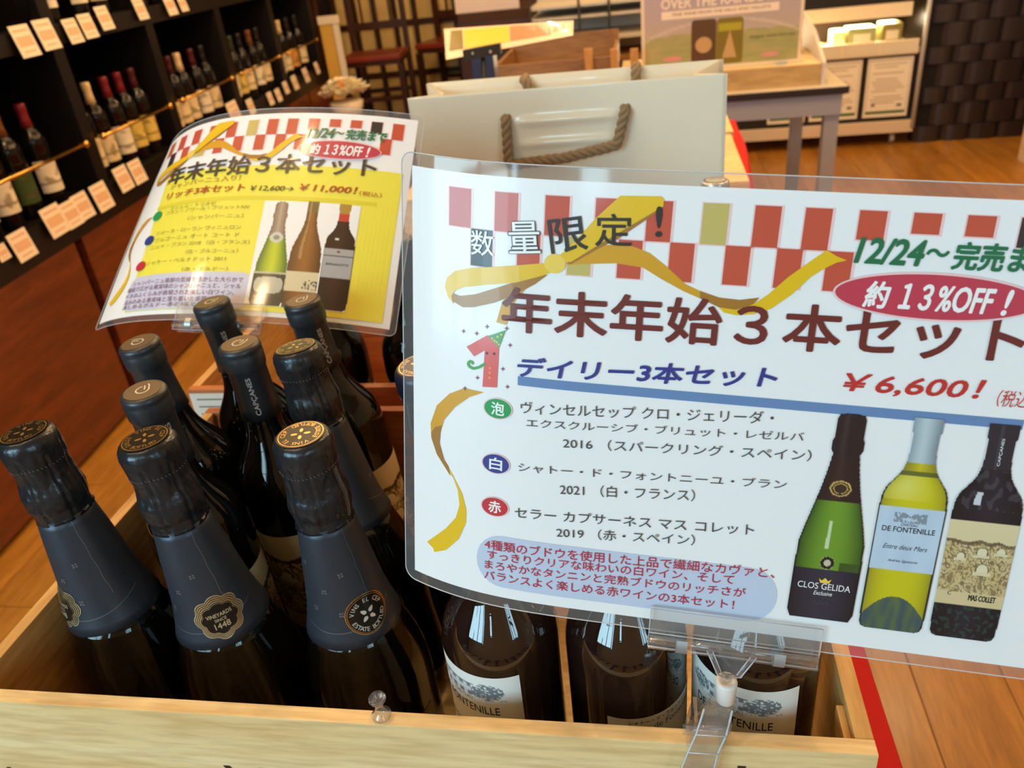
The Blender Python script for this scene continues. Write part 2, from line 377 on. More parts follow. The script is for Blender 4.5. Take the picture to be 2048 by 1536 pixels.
def instance(name, loc, rot, proto, label, cat, group=None, top=None, crown=0.0):
    t = thing(name, loc, label, cat, group, rot)
    if top is not None:
        q = Vector((0, 0, 1)).rotation_difference(Vector((top[0]-loc[0], top[1]-loc[1], .31)))
        t.location.z += .043*math.hypot(top[0]-loc[0], top[1]-loc[1])/.31
        t.rotation_euler = (q.to_matrix() @ Matrix.Rotation(rot[2], 3, 'Z')).to_euler()
    for (pn, me, subs) in proto:
        o = link(pn, me, t)
        if pn == 'crown_foil': o.rotation_euler = (0, 0, crown)
        for (sn, sm) in subs: link(sn, sm, o)
    return t
CREAM, WHT, AMB, YEL, GRN = (232, 214, 170), (238, 230, 205), (214, 150, 70), (222, 196, 96), (60, 80, 34)
capset = {'r': (120, 26, 34), 'w': (226, 200, 150), 'k': (26, 22, 22), 'd': (70, 20, 26), 'g': (44, 52, 36), 'b': (110, 66, 36)}
pcache = {}
def shelf_bottle(cc, lc, seed):
    key = (cc, lc, seed % 4)
    if key not in pcache: pcache[key] = proto_shelf(capset[cc], lc, (seed % 4)*2.3+0.7)
    return pcache[key]
capname = {'r': 'red', 'w': 'cream', 'k': 'black', 'd': 'dark maroon', 'g': 'dark green', 'b': 'bronze'}
labname = {CREAM: 'cream', WHT: 'white', AMB: 'amber', YEL: 'yellow', GRN: 'green'}
LOWER = [(1.90, 'g', WHT), (2.00, 'k', WHT), (2.10, 'b', GRN), (2.225, 'r', WHT),
         (2.50, 'd', CREAM), (2.59, 'w', CREAM), (2.705, 'r', WHT), (2.80, 'r', YEL), (2.90, 'd', YEL),
         (3.12, 'k', CREAM), (3.21, 'd', CREAM), (3.30, 'w', CREAM), (3.43, 'd', WHT), (3.54, 'k', CREAM),
         (3.78, 'r', WHT), (3.88, 'g', YEL), (3.99, 'k', CREAM), (4.13, 'b', WHT), (4.24, 'k', CREAM),
         (4.48, 'd', WHT), (4.60, 'w', CREAM), (4.74, 'k', AMB), (4.90, 'k', CREAM)]
UPPER = [(1.90, 'k', WHT), (2.05, 'k', AMB), (2.17, 'k', AMB), (2.52, 'k', WHT), (2.70, 'r', WHT), (2.83, 'k', CREAM), (3.12, 'k', WHT), (3.25, 'g', CREAM),
         (3.40, 'k', WHT), (3.80, 'r', CREAM), (4.0, 'k', WHT), (4.15, 'k', CREAM), (4.6, 'k', WHT)]
def nth(n): return '%d%s' % (n, 'th' if 10 <= n % 100 <= 20 else {1: 'st', 2: 'nd', 3: 'rd'}.get(n % 10, 'th'))
ords = ['first', 'second', 'third', 'fourth', 'fifth', 'sixth', 'seventh', 'eighth', 'ninth', 'tenth', 'eleventh', 'twelfth', 'thirteenth', 'fourteenth']
for row, zz, lst in (('lower', .7001, LOWER), ('upper', 1.1901, UPPER)):
    cnt = {}
    for i, (y_, cc, lc) in enumerate(lst):
        kk = (cc, lc); n_ = cnt.get(kk, 0); cnt[kk] = n_+1
        bay = ['first', 'second', 'third', 'fourth', 'fifth'][sum(y_ > q for q in (2.415, 3.03, 3.68, 4.37))]
        p = shp(y_, 0.065, zz)
        instance('wine_bottle', tuple(p), (0, 0, -(pi/2-0.25)*-1+random.uniform(-.15, .15)), shelf_bottle(cc, lc, i),
                 '%s-capped wine bottle with %s label, %s along the %s wall shelf' % (capname[cc], labname[lc], nth(i+1), row), 'wine bottle', 'wine bottles on the %s wall shelf' % row)
# ---- price cards hanging on the shelf edges
m_card = mat('price_card_paper', rgb(240, 226, 204), 0.55); m_cardp = mat('price_card_print', rgb(224, 184, 150), 0.6)
CARDS = [(45, 490, 44), (110, 441, 46), (143, 428, 40), (166, 412, 40), (204, 393, 42), (247, 357, 38), (275, 343, 36), (470, 228, 40), (502, 213, 24), (541, 197, 20), (557, 190, 20), (572, 175, 19), (590, 165, 22), (612, 150, 22), (634, 136, 18),
         (5, 505, 24), (50, 82, 44), (94, 69, 42), (146, 62, 34), (176, 52, 34), (209, 36, 33), (281, 18, 30), (340, 9, 30), (365, 6, 24)]
def shray(px, py, c0=-0.012):
    u = ray(px, py); n_ = np.array([1, .079, 0]); c = -1.75+.079*2.1-c0
    return CAM+u*(c/(u@n_))
pos_words = {}
for i, (x_, y_, w_) in enumerate(CARDS):
    p = shray(x_, y_, -0.012-0.002*(i % 3)); z_ = p[2]; t = np.linalg.norm(p-CAM)
    wm = w_/1600*t*1.15; hm = wm*0.95
    up = nrm(SZ+SD*0.18)
    mb = MB().obox(p, SA, np.cross(up, SA), up, wm/2, 0.0006, hm/2, 0)
    nn = nrm(np.cross(up, SA));  nn = nn if nn[0] > 0 else -nn
    pc = p+nn*0.0009
    mb.obox(pc-up*0.01*hm, SA, nn, up, wm*0.40, 0.0001, hm*0.16, 1)
    mb.obox(pc+up*0.33*hm, SA, nn, up, wm*0.38, 0.0001, hm*0.04, 1); mb.obox(pc-up*0.33*hm, SA, nn, up, wm*0.3, 0.0001, hm*0.03, 1)
    o = mb.build('price_card', [m_card, m_cardp]); place_origin(o, p)
    row = 'upper' if z_ > 0.95 else 'lower'
    kk = pos_words.get(row, 0); pos_words[row] = kk+1
    setp(o, 'cream price card clipped under the %s wall shelf, %s along from the near end' % (row, nth(kk+1)), 'price card', 'price cards on the %s shelf edge' % row)

# ================================================================ display table, cloth and crates
m_pine = wood('crate_pine', rgb(240, 204, 142), rgb(252, 228, 174), stretch=(1.0, 9, 9), scale=3.2, rough=0.55, per_object=0.05, c3=rgb(190, 160, 120))
m_pine_s = wood('crate_pine_side', rgb(200, 150, 84), rgb(226, 184, 116), stretch=(9, 1.0, 9), scale=3.2, rough=0.55, per_object=0.05, c3=rgb(190, 150, 110))
m_pine_sh = wood('crate_pine_shaded', rgb(176, 96, 50), rgb(204, 124, 70), stretch=(1.0, 9, 9), scale=3.0, rough=0.55, per_object=0.05, c3=rgb(170, 120, 90))  # darker, redder copy of the pine, with shade put into its colour
TZ = 0.7290
m_tab = wood('table_wood', rgb(120, 80, 45), rgb(150, 104, 62), stretch=(1, 8, 8), scale=2.5)
tb = thing('display_table', (-0.13, 1.4, 0), 'long low display table under the red cloth and wine crates', 'table')
MB().box(-.447, .178, .262, 2.58, TZ-.032, TZ-.0025).build('table_top', m_tab, tb)
for (x_, y_) in ((-.40, .30), (.13, .30), (-.40, 2.53), (.13, 2.53)): MB().box(x_-.025, x_+.025, y_-.025, y_+.025, 0, TZ-.033).build('leg', m_tab, tb)
m_cloth = bumpy(mat('red_felt', rgb(206, 22, 16), 0.85), 500, 0.25, 0.0005)
mb = MB(); nx_ = 60
def clothx(y): return .184+max(0, (y-.6))*.045+.006*sin(y*9)*min(1, y)
ys = [.256+(2.62-.256)*i/nx_ for i in range(nx_+1)]
rows = []
for y_ in ys:
    e = clothx(y_); w_ = .010*sin(y_*14)+.006*sin(y_*31+1); fl_ = min(1, max(0, y_-.5))
    r_ = [(-.456, y_, TZ-.60), (-.453, y_, TZ-.3), (-.451, y_, TZ-.004), (-.448, y_, TZ), (0, y_, TZ), (e-.004, y_, TZ), (e, y_, TZ-.004)]
    for j in range(1, 7): r_.append((e+(.006+w_*.5+.030*fl_)*j/2, y_, TZ-.09*j))
    rows.append(r_)
nc = len(rows[0]); mb.add([p for r_ in rows for p in r_], [(i*nc+j, i*nc+j+1, (i+1)*nc+j+1, (i+1)*nc+j) for i in range(nx_) for j in range(nc-1)], 0, True)
fr = [[(x_, ys[0]-.004*(j > 0)-.002*sin(x_*40)*j*.3, TZ-.1*j) for x_ in np.linspace(-.445, .184, 30)] for j in range(7)]
mb.add([p for r_ in fr for p in r_], [(j*30+i, j*30+i+1, (j+1)*30+i+1, (j+1)*30+i) for j in range(6) for i in range(29)], 0, True)
bk = [[(x_, ys[-1]+.01*j*(1+.5*sin(x_*50)), TZ-.1*j) for x_ in np.linspace(-.445, clothx(2.62), 24)] for j in range(7)]
mb.add([p for r_ in bk for p in r_], [(j*24+i, (j+1)*24+i, (j+1)*24+i+1, j*24+i+1) for j in range(6) for i in range(23)], 0, True)
o = mb.build('tablecloth', m_cloth); place_origin(o, (-.13, 1.4, TZ)); setp(o, 'plain red cloth draped over the long display table, hanging down its side', 'tablecloth')
m_ink = mat('burnt_ink', rgb(58, 40, 30), 0.8)
def crate(x0, x1, y0, y1, z0, z1, t, label, mf, group='open pine wine crates on the red cloth', joint=False, name='wine_crate'):
    c = thing(name, ((x0+x1)/2, (y0+y1)/2, z0), label, 'crate', group)
    MB().box(x0+t+.0002, x1-t-.0002, y0+t+.0002, y1-t-.0002, z0, z0+.006).build('base_board', m_pine, c)
    MB().box(x0, x1, y0, y0+t, z0, z1, bev=.0008).build('front_board', mf, c)
    for nm_, ya, yb in (('back_board', y1-t, y1),):
        MB().box(x0, x1, ya, yb, z0, (z0+z1)/2-.001, bev=.0008).build(nm_, m_pine_sh, c)
        MB().box(x0, x1, ya, yb, (z0+z1)/2, z1, bev=.0008).build(nm_, m_pine_sh, c)
    for xa, xb in ((x0, x0+t), (x1-t, x1)):
        MB().box(xa, xb, y0+t+.0002, y1-t-.0002, z0, z1-.0004, bev=.0008).build('side_board', m_pine_s, c)
    return c
ZC = TZ+.0005
c1 = crate(-.439, .1125, .2825, .633, ZC, .915, .0095, 'nearest pine wine crate, holding the black-capped bottles and push pins', m_pine)
MB().box(.0990, .1028, .2925, .318, .76, .908).build('corner_batten', m_pine_s, c1)
pr = Print(lambda a, b, l: (a, .2825-l, b), 0.0003)
for (px_, w_) in ((446, .028), (-30, .02)):
    q = at(px_, 1530, Y=.2825); pr.text('V', (q[0], q[2]-.028), (q[0]+w_, q[2]-.028), .028, m_ink, down=False)
q = at(1475, 1531, Y=.2825); pr.text('L', (q[0], q[2]-.03), (q[0]+.018, q[2]-.03), .030, m_ink, down=False)
pr.build('burnt_lettering', c1)
c2 = crate(-.482, .126, .669, .985, ZC, .915, .0095, 'second pine wine crate, right behind the nearest one, with a striped paper label', m_pine_sh)
m_white = mat('white_paper', rgb(226, 218, 200), 0.6); m_grey = mat('grey_print', rgb(120, 110, 100), 0.7); m_black = mat('black_print', rgb(24, 22, 24), 0.6)
mb = MB().box(-.481, -.385, .6683, .6688, .835, .911, 0)
for j in range(7): mb.box(-.474, -.392, .6680, .6682, .903-j*.009, .9045-j*.009, 1)
mb.box(-.452, -.446, .6680, .6682, .842, .848, 1)
mb.build('paper_label', [m_white, m_grey], c2)
c3 = crate(-.42, .158, 1.30, 1.62, ZC, .913, .010, 'lidded pine crate standing right behind the cream paper bag', m_pine)
c4 = crate(-.40, .165, 1.64, 1.84, ZC, .913, .010, 'lidded pine crate farthest back on the red cloth', m_pine)
MB().box(-.42, .158, 1.30, 1.62, .9135, .9205, bev=.001).build('lid', m_pine, c3)
MB().box(-.40, .165, 1.64, 1.84, .9135, .9205, bev=.001).build('lid', m_pine, c4)
pr = Print(lambda a, b, l: (.158+l, a, b), 0.0004); pr.text('T', (1.37, .80), (1.45, .80), .06, m_ink, bold=.02, down=False); pr.build('burnt_lettering', c3)

# ================================================================ bottles in the nearest crate
CHAMP = [(0, .036), (.002, .040), (.008, .0437), (.020, .0442), (.098, .0442), (.110, .0438), (.122, .0427), (.134, .0404), (.146, .0370), (.157, .0334), (.168, .0306)]
FOILP = [(.1635, .0322), (.1640, .0328), (.170, .0310), (.178, .0290), (.19, .0266), (.205, .0245), (.22, .0226), (.235, .0206), (.246, .0190), (.252, .0182), (.2565, .0184), (.261, .0196), (.266, .0200), (.271, .0197), (.276, .0186), (.281, .0177), (.286, .0174), (.291, .0177), (.296, .0184), (.301, .0187), (.306, .0186), (.3095, .0180), (.3118, .0166), (.3128, .0150), (.3132, .0115), (.3132, .0004)]
def foil_r(h):
    for (a, ra), (b, rb) in zip(FOILP[1:-1], FOILP[2:]):
        if a <= h <= b: return ra+(rb-ra)*(h-a)/(b-a+1e-9)
    return .018
m_foil = bumpy(mat('black_foil', rgb(58, 66, 78), 0.40, metal=0.45, spec=0.6), 90, 0.35, 0.0006)
m_foil2 = bumpy(mat('black_foil_crinkled', rgb(48, 52, 58), 0.26, metal=0.5, spec=0.7), 70, .7, 0.002)
m_foilb = bumpy(mat('blue_foil', rgb(30, 34, 58), 0.36, metal=0.3, spec=0.7), 160, 0.6, 0.0008)
m_gold = mat('gold_ink', rgb(214, 176, 104), 0.28, metal=0.8); m_gold2 = mat('pale_gold_ink', rgb(226, 214, 176), 0.3, metal=0.5)
m_gold3 = mat('dark_gold_ink', rgb(120, 92, 50), 0.3, metal=0.8); m_seal = mat('seal_black', rgb(20, 20, 20), 0.3); m_ctop = mat('cap_top_black', rgb(26, 22, 18), 0.32, metal=0.3)
m_cream_ink = mat('cream_ink', rgb(214, 206, 190), 0.5); m_capink = mat('capsule_ink', rgb(196, 196, 196), 0.4)
m_edge = mat('foil_edge_grey', rgb(120, 124, 130), 0.35, metal=0.4)
def wobf(th, z):
    if z < .25: return .012*nz(cos(th)*1.5, sin(th)*1.5, z*18)*(1 if z < .245 else .3)
    if z > .3125: return 0
    k_ = min(1, (.3125-z)/.01)
    return k_*(.050*nz(cos(th)*2.4, sin(th)*2.4, z*90)+.030*nz(cos(th)*6+5, sin(th)*6, z*160)-.05*max(0, 1-abs(((th*7/(2*pi)) % 1)-.5)*9)*(z < .30))
def champ_proto(kind, fm, fm2, seal=True):
    g = MB().lathe(CHAMP, 64).mesh('glass_body', m_glass)
    lo = MB().lathe([p for p in FOILP if p[0] <= .2525], 64, wob=wobf).mesh('neck_foil', fm)
    hi = MB().lathe([(.2500, .0190)]+[(h_, foil_r(h_)) for h_ in np.arange(.2520, .3100, .0012)]+[p for p in FOILP if p[0] >= .3118], 110, wob=wobf).mesh('crown_foil', fm2)
    parts = [('glass_body', g, [])]
    # dark back label
    lb = MB(); n_ = 24
    vs = []; 
    for j, h in enumerate((.022, .088)):
        for i in range(n_+1):
            a = -1.3+2.6*i/n_; vs.append((.04445*sin(a), -.04445*cos(a), h))
    lb.add(vs, [(i, i+1, n_+2+i, n_+1+i) for i in range(n_)], 0, True)
    parts.append(('paper_label', lb.mesh('paper_label', m_seal), []))
    subs = []
    # overlapping foil edge, pressed four-petal stars
    fn = lambda a, h, l: ((foil_r(h)*(1+wobf(a, h))+l+.00012)*sin(a), -(foil_r(h)*(1+wobf(a, h))+l+.00012)*cos(a), h)
    pe = Print(fn, .00015)
    pts = [(-1.5+3.0*i/40, .188-.012*cos((-1.5+3.0*i/40)*.9)) for i in range(41)]
    for (p, q) in zip(pts[:-1], pts[1:]):
        pe.raw([p, q, (q[0], q[1]+.0005), (p[0], p[1]+.0005)], [(0, 1, 2, 3)], m_edge)
    pts = [(.90-.10*(i/30)+.012*sin(i*.7), .190+.060*i/30) for i in range(31)]
    for (p, q) in zip(pts[:-1], pts[1:]): pe.raw([p, (p[0]+.014, p[1]), (q[0]+.014, q[1]), q], [(0, 1, 2, 3)], m_edge)
    rs = random.Random(3)
    for (a, h) in ((-.75, .228), (-.2, .208), (-.55, .194), (.12, .190), (.35, .219), (-1.0, .199)):
        r_ = foil_r(h)
        for k in range(4):
            t = pi/4+k*pi/2+rs.uniform(-.2, .2); c = (a+.0013*cos(t)/r_, h+.0013*sin(t)); w_ = .0007
            pe.raw([(c[0]+w_*cos(t+j*2*pi/8)/r_*(1 if j % 4 else 1.3), c[1]+w_*sin(t+j*2*pi/8)) for j in range(8)], [tuple(range(8))], m_edge)
    subs.append(('foil_seam', pe.build_mesh('foil_seam')))
    if seal:
        ps = Print(lambda a, b, l: fn(a/foil_r(max(.165, min(.25, .185+b)))+seal[1], max(.1645, .185+b*.98), l+.0001), .00015)
        if seal[0] == 'rosette':
            def ros(s_): return [(s_*(1+.15*abs(cos(4*t)))*.0146*cos(t), s_*(1+.15*abs(cos(4*t)))*.0146*sin(t)) for t in [2*pi*i/96 for i in range(96)]]
            ps.poly(ros(1.0), m_gold2, 1, .004)
            for i in range(4): ps.poly(ros(.96-.08*i), m_gold3, 2+2*i, .004); ps.poly(ros(.91-.08*i), m_gold2, 3+2*i, .004)
            ps.poly(ros(.66), m_seal, 12, .004)
            ps.text('VINEYARDS', (-.0078, .0016), (.0078, .0016), .0028, m_gold2, .01, lv=13, down=False)
            ps.text('SINCE', (-.0036, -.0018), (.0036, -.0018), .0022, m_gold2, .01, lv=13, down=False)
            ps.text('1448', (-.0048, -.0072), (.0048, -.0072), .0044, m_gold2, .01, lv=13, down=False)
        else:
            ps.ellipse(0, 0, .0150, .0150, m_gold, 1, cut=.004); ps.ellipse(0, 0, .0144, .0144, m_seal, 2, cut=.004)
            ps.ellipse(0, 0, .0137, .0137, m_gold, 3, cut=.004); ps.ellipse(0, 0, .0133, .0133, m_seal, 4, cut=.004)
            ps.ring_text('VINS EL CEP', (0, 0), .0106, .0030, pi*.93, pi*.07, m_cream_ink, 5)
            ps.ring_text('ESTATE BOTTLED', (0, 0), .0106, .0030, pi*1.07, pi*1.93, m_cream_ink, 5, outward=False)
            for k in range(4):
                t = pi/4+k*pi/2; c_ = np.array((.0038*cos(t), .0038*sin(t)))
                ps.poly([tuple(c_+np.array((cos(t), sin(t)))*.0022*cos(u)*1.0+np.array((-sin(t), cos(t)))*.0013*sin(u)*(1-.4*cos(u))) for u in [2*pi*i/14 for i in range(14)]], m_cream_ink, 5, None)
        subs.append(('neck_seal', ps.build_mesh('neck_seal')))
    parts.append(('neck_foil', lo, subs))
    # crown top emblem, perforations
    pt = Print(lambda a, b, l: (a, b, .3133+l), .00012)
    pt.ellipse(0, 0, .0150, .0150, m_ctop, 1, 48, None); pt.ellipse(0, 0, .0139, .0139, m_gold, 2, 48, None); pt.ellipse(0, 0, .0133, .0133, m_ctop, 3, 48, None)
    pt.ring_text('VINS EL CEP', (0, 0), .0108, .0030, pi*.93, pi*.07, m_gold, 4); pt.ring_text('ESTATE BOTTLED', (0, 0), .0108, .0030, pi*1.05, pi*1.95, m_gold, 4, outward=False)
    for k in range(4):
        t = pi/4+k*pi/2; c_ = np.array((.0040*cos(t), .0040*sin(t)))
        pt.poly([tuple(c_+np.array((cos(t), sin(t)))*.0021*cos(u)+np.array((-sin(t), cos(t)))*.0011*sin(u)) for u in [2*pi*i/12 for i in range(12)]], m_gold, 4, None)
    pf = MB()
    for i in range(46):
        th = 2*pi*i/46; h = .2925+.0006*sin(th*3); r_ = foil_r(h)*(1+wobf(th, h))+.0001
        pf.obox((r_*sin(th), -r_*cos(th), h), nrm((cos(th), sin(th), .6)), (sin(th), -cos(th), 0), nrm((-.6*cos(th), -.6*sin(th), 1)), .00018, .0002, .0007)
    for i in range(34):
        h = .255+.035*i/33; th = -1.25; r_ = foil_r(h)*(1+wobf(th, h))+.0002
        for dth in (0, .10): pf.obox((r_*sin(th+dth), -r_*cos(th+dth), h), nrm((cos(th), sin(th), .8 if dth else -.8)), (sin(th), -cos(th), 0), (0, 0, 1), .0011, .0002, .00022)
    parts.append(('crown_foil', hi, [('cap_emblem', pt.build_mesh('cap_emblem')), ('tear_stitching', pf.mesh('tear_stitching', m_edge))]))
    return parts
def _bm(s, name): return s.mb.mesh(name, s.mats)
Print.build_mesh = _bm

# Bordeaux bottle of red with sketch label
m_caps = bumpy(mat('capsule_black', rgb(58, 62, 68), 0.36, metal=0.35, spec=0.6), 60, 0.12, 0.0004)
m_captop = mat('capsule_top', rgb(104, 88, 68), 0.45, metal=0.3)
m_label = attr_mat('bottle_label_paper', 0.55)
def sketch(x, y):
    """cream label, pickers in a vineyard drawn in brown ink over the lower part"""
    base = mixc((226, 206, 158), (206, 178, 122), y*.6)
    if y < .20: return base
    edge = .22+.05*nz(x*5, 2.2)
    if y < edge: return base
    c = mixc(base, (190, 158, 92), .5+.5*nz(x*4, y*4))
    t = nz(x*9+3, y*11); t2 = nz(x*22, y*26, 4.0)
    if abs(t) < .07 or abs(t2) < .045: c = mixc(c, (66, 44, 24), .75)
    if t > .34: c = mixc(c, (92, 66, 36), .7)
    for (hx, hy, rr) in ((.55, .36, .075), (.60, .56, .085), (.25, .42, .06), (.82, .33, .06)):
        d_ = math.hypot((x-hx), (y-hy)*1.25)
        if d_ < rr: c = (232, 218, 178)
        elif d_ < rr*1.18: c = (60, 42, 26)
        if abs(y-hy-rr*.55) < .018 and abs(x-hx) < rr*1.6: c = (224, 208, 164)
    if y < edge+.04: c = mixc(c, (58, 40, 24), .75)
    if y > .84: c = base
    return c
NK = .0105
def bord_proto():
    g = MB().lathe(BORD[:-1]+[(.262+NK, .0143)], 64).mesh('glass_body', m_glass)
    fnb = lambda a, h, l: ((.03675+l)*sin(a), -(.03675+l)*cos(a), h)
    lab = painted(fnb, -1.25, .152, 1.25, .045, 90, 96, sketch, 0, m_label, 'paper_label', False, False)
    pl = Print(fnb, .0001); pl.text('MAS COLLET', (.1, .052), (.95, .052), .006, m_black, .03, down=False)
    cp = MB().lathe([(h_+NK if i_ > 1 else h_+NK*.7, r_) for i_, (h_, r_) in enumerate(CAPS)], 64).mesh('capsule', m_caps)
    # lettering climbs the capsule: glyph tops turned to the left
    def fc(a, b, l):
        r_ = caps_r(b-NK)+.0001+l; th = a/.0152; return (r_*sin(th), -r_*cos(th), b)
    pc = Print(lambda a, b, l: fc(-b, a, l), .0001); pc.text('CAPÇANES', (.2575, -.0024), (.2900, -.0024), .0048, m_capink, .02, down=False)
    pt = Print(lambda a, b, l: (a, b, .3031+NK+l), .0001); pt.ellipse(0, 0, .0128, .0128, m_captop, 1, 40, None)
    pts = [(.0044*cos(t), .0044*sin(t)) for t in np.linspace(.9, 2*pi-.5, 22)]
    pt.line(pts, .0010, m_cream_ink, 3); pt.line([(.0044*cos(-.5), .0044*sin(-.5)), (.0062, .0005), (.0072, .0030)], .0009, m_cream_ink, 3); pt.line([(.0008, -.001), (.0030, .0012), (.0044, .0032)], .0009, m_cream_ink, 3)
    return [('glass_body', g, []), ('paper_label', lab, [('label_lettering', pl.build_mesh('label_lettering'))]), ('capsule', cp, [('capsule_lettering', pc.build_mesh('capsule_lettering')), ('cap_emblem', pt.build_mesh('cap_emblem'))])]
P_ROS_L = champ_proto('black', m_foil, m_foil2, ('rosette', -.58)); P_ROS_C = champ_proto('black', m_foil, m_foil2, ('rosette', .62)); P_RND = champ_proto('black', m_foil, m_foil2, ('round', .72))
P_BLUE = champ_proto('blue', m_foilb, m_foilb, None)
P_BORD = bord_proto()
ZB = ZC+.0064
G1 = 'sparkling wine bottles in the nearest crate'
SW = 'sparkling_wine_bottle'
instance(SW, (-.378, .377, ZB), (0, 0, 0), P_ROS_L, 'black-foiled sparkling bottle in the near crate corner, gold rosette seal on its side', 'wine bottle', G1, (-.399, .381), -.3)
instance(SW, (-.2905, .372, ZB), (0, 0, 0), P_ROS_C, 'black-foiled sparkling bottle with rosette seal reading 1448, second from the crate corner', 'wine bottle', G1, (-.3085, .3735), -.25)
instance(SW, (-.2015, .379, ZB), (0, 0, .1), P_RND, 'black-foiled sparkling bottle with round black neck seal, nearest the big sign', 'wine bottle', G1, (-.2085, .3790), 2.5)
instance(SW, (-.222, .470, ZB), (0, 0, 2.6), P_RND, 'black-foiled sparkling bottle leaning in the second row, behind the round-sealed one', 'wine bottle', G1, (-.2565, .4925), .5)
instance(SW, (-.128, .480, ZB), (0, 0, .5), P_BLUE, 'dark blue foiled sparkling bottle half hidden by the big sign', 'wine bottle', G1, (-.155, .461), 0)
G2 = 'black-capped red wine bottles in the nearest crate'
for (bx_, by_, px_, py_, rz, lab) in ((-.370, .522, 278, 690, 2.3, 'black-capped red wine bottle against the crate side, leaning outward'), (-.346, .450, 287, 785, 1.15, 'black-capped red wine bottle right behind the two rosette-sealed bottles'),
                              (-.338, .5855, 430, 603, .6, 'black-capped red wine bottle in the back row, before the clip of the yellow sign'), (-.297, .512, 478, 690, .42, 'black-capped red wine bottle in mid crate, capsule lettering facing out'),
                              (-.262, .5855, 605, 605, .9, 'black-capped red wine bottle in the back row, its sketched vineyard label showing')):
    tp = at(px_, py_, Z=ZB+.3135)
    instance('red_wine_bottle', (bx_, by_, ZB), (0, 0, rz), P_BORD, lab, 'wine bottle', G2, (tp[0], min(tp[1], .581)))

# white wine bottles under the big sign
def chateau(x, y):
    c = (232, 232, 226)
    # engraved house between trees
    yy = y; y = (y-.04)/.14*.28+.12 if y < .19 else .99
    if .12 < y < .40:
        for (cx_, cy_, rx, ry) in ((.22, .27, .10, .10), (.74, .27, .13, .11), (.64, .29, .07, .08)):
            if ((x-cx_)/rx)**2+((y-cy_)/ry)**2 < 1+.35*nz(x*20, y*20) and nz(x*45, y*60) > -.25: c = (118, 124, 130)
        if .32 < x < .60 and .20 < y < .37: c = (206, 208, 208) if (int((x-.32)/.04) % 2 or int((y-.2)/.055) % 2) else (120, 124, 132)
        if .30 < x < .62 and .18 < y < .20: c = (96, 100, 108)
    if .38 < y < .40 and .1 < x < .9 and nz(x*40, 3) > 0: c = (150, 152, 154)
    return c
fnf = lambda a, h, l: ((.03675+l)*sin(a), -(.03675+l)*cos(a), h)
def font_proto(back=False):
    g = MB().lathe(BORD, 64).mesh('glass_body', m_glass_f)
    cp = MB().lathe(CAPS, 48).mesh('capsule', mat('capsule_silver', rgb(205, 205, 200), 0.25, metal=0.7))
    parts = [('glass_body', g, []), ('capsule', cp, [])]
    if not back:
        lab = painted(fnf, -1.05, .188, 1.05, .075, 110, 130, chateau, 0, m_label, 'paper_label', False, False)
        pl = Print(fnf, .0001); pl.text('CHATEAU', (-.20, .1655), (.20, .1655), .0030, m_grey, .0, down=False)
        pl.text('DE FONTENILLE', (-.66, .1555), (.66, .1555), .0068, m_black, .008, down=False)
        pl.text('Entre Deux Mers', (-.50, .135), (.50, .135), .0058, m_grey, 0, .5, down=False)
        parts.append(('paper_label', lab, [('label_lettering', pl.build_mesh('label_lettering'))]))
    else:
        lab = painted(fnf, -1.05, .159, 1.05, .07, 20, 20, lambda x, y: (236, 236, 230), 0, m_label, 'paper_label', False, False)
        pl = Print(fnf, .0001); pl.text('シャトー・ド・フォントニーユ・ブラン', (-.72, .1530), (.95, .1530), .0042, m_black, .012, down=False)
        pl.text('Chateau de Fontenille', (-.92, .1472), (.60, .1472), .0048, mat('green_ink', rgb(50, 90, 70), .6), 0, down=False)
        parts.append(('paper_label', lab, [('label_lettering', pl.build_mesh('label_lettering'))]))
    return parts
P_F = font_proto(); P_FB = font_proto(True)
G3 = 'white wine bottles under the big sign'
instance('white_wine_bottle', (-.0945, .348, ZB), (0, 0, -.60), P_F, 'white wine bottle with house label, next to the clear push pin', 'wine bottle', G3)
instance('white_wine_bottle', (-.0175, .348, ZB), (0, 0, .75), P_FB, 'white wine bottle turned to its Japanese back label, between the two house labels', 'wine bottle', G3)
instance('white_wine_bottle', (.0585, .348, ZB), (0, 0, -.48), P_F, 'white wine bottle with house label, behind the clear sign clip', 'wine bottle', G3)
# bottles in the second crate
P_SIL = [p for p in P_F if p[0] != 'paper_label']
me_s = Print(lambda a, b, l: (a, b, .3031+l), .0001); me_s.ellipse(0, 0, .0125, .0125, m_captop, 1, 30, None); me_s.ellipse(0, 0, .0105, .0105, m_gold2, 2, 30, None); me_s.ring_text('FONTENILLE', (0, 0), .006, .003, pi*.95, pi*.05, m_captop, 3)
sil = instance('white_wine_bottle', (.073, .905, ZB), (0, 0, 0), P_F, 'white wine bottle with silver cap peeking over the top edge of the big sign', 'wine bottle', 'bottles in the second crate')
link('cap_emblem', me_s.build_mesh('cap_emblem'), sil)
for i, (x_, y_, pr_, lab) in enumerate(((-.335, .722, P_BORD, 'dark wine bottle in the second crate, below the clip of the yellow sign'), (-.245, .730, P_BORD, 'dark glossy wine bottle in the second crate, beside the blue foiled bottle'),
                               (-.160, .725, P_BORD, 'dark wine bottle in the second crate, hidden behind the edge of the big sign'))):
    t = instance('red_wine_bottle', (x_, y_, ZB), (0, 0, 2.6+i), pr_, lab, 'wine bottle', 'bottles in the second crate')

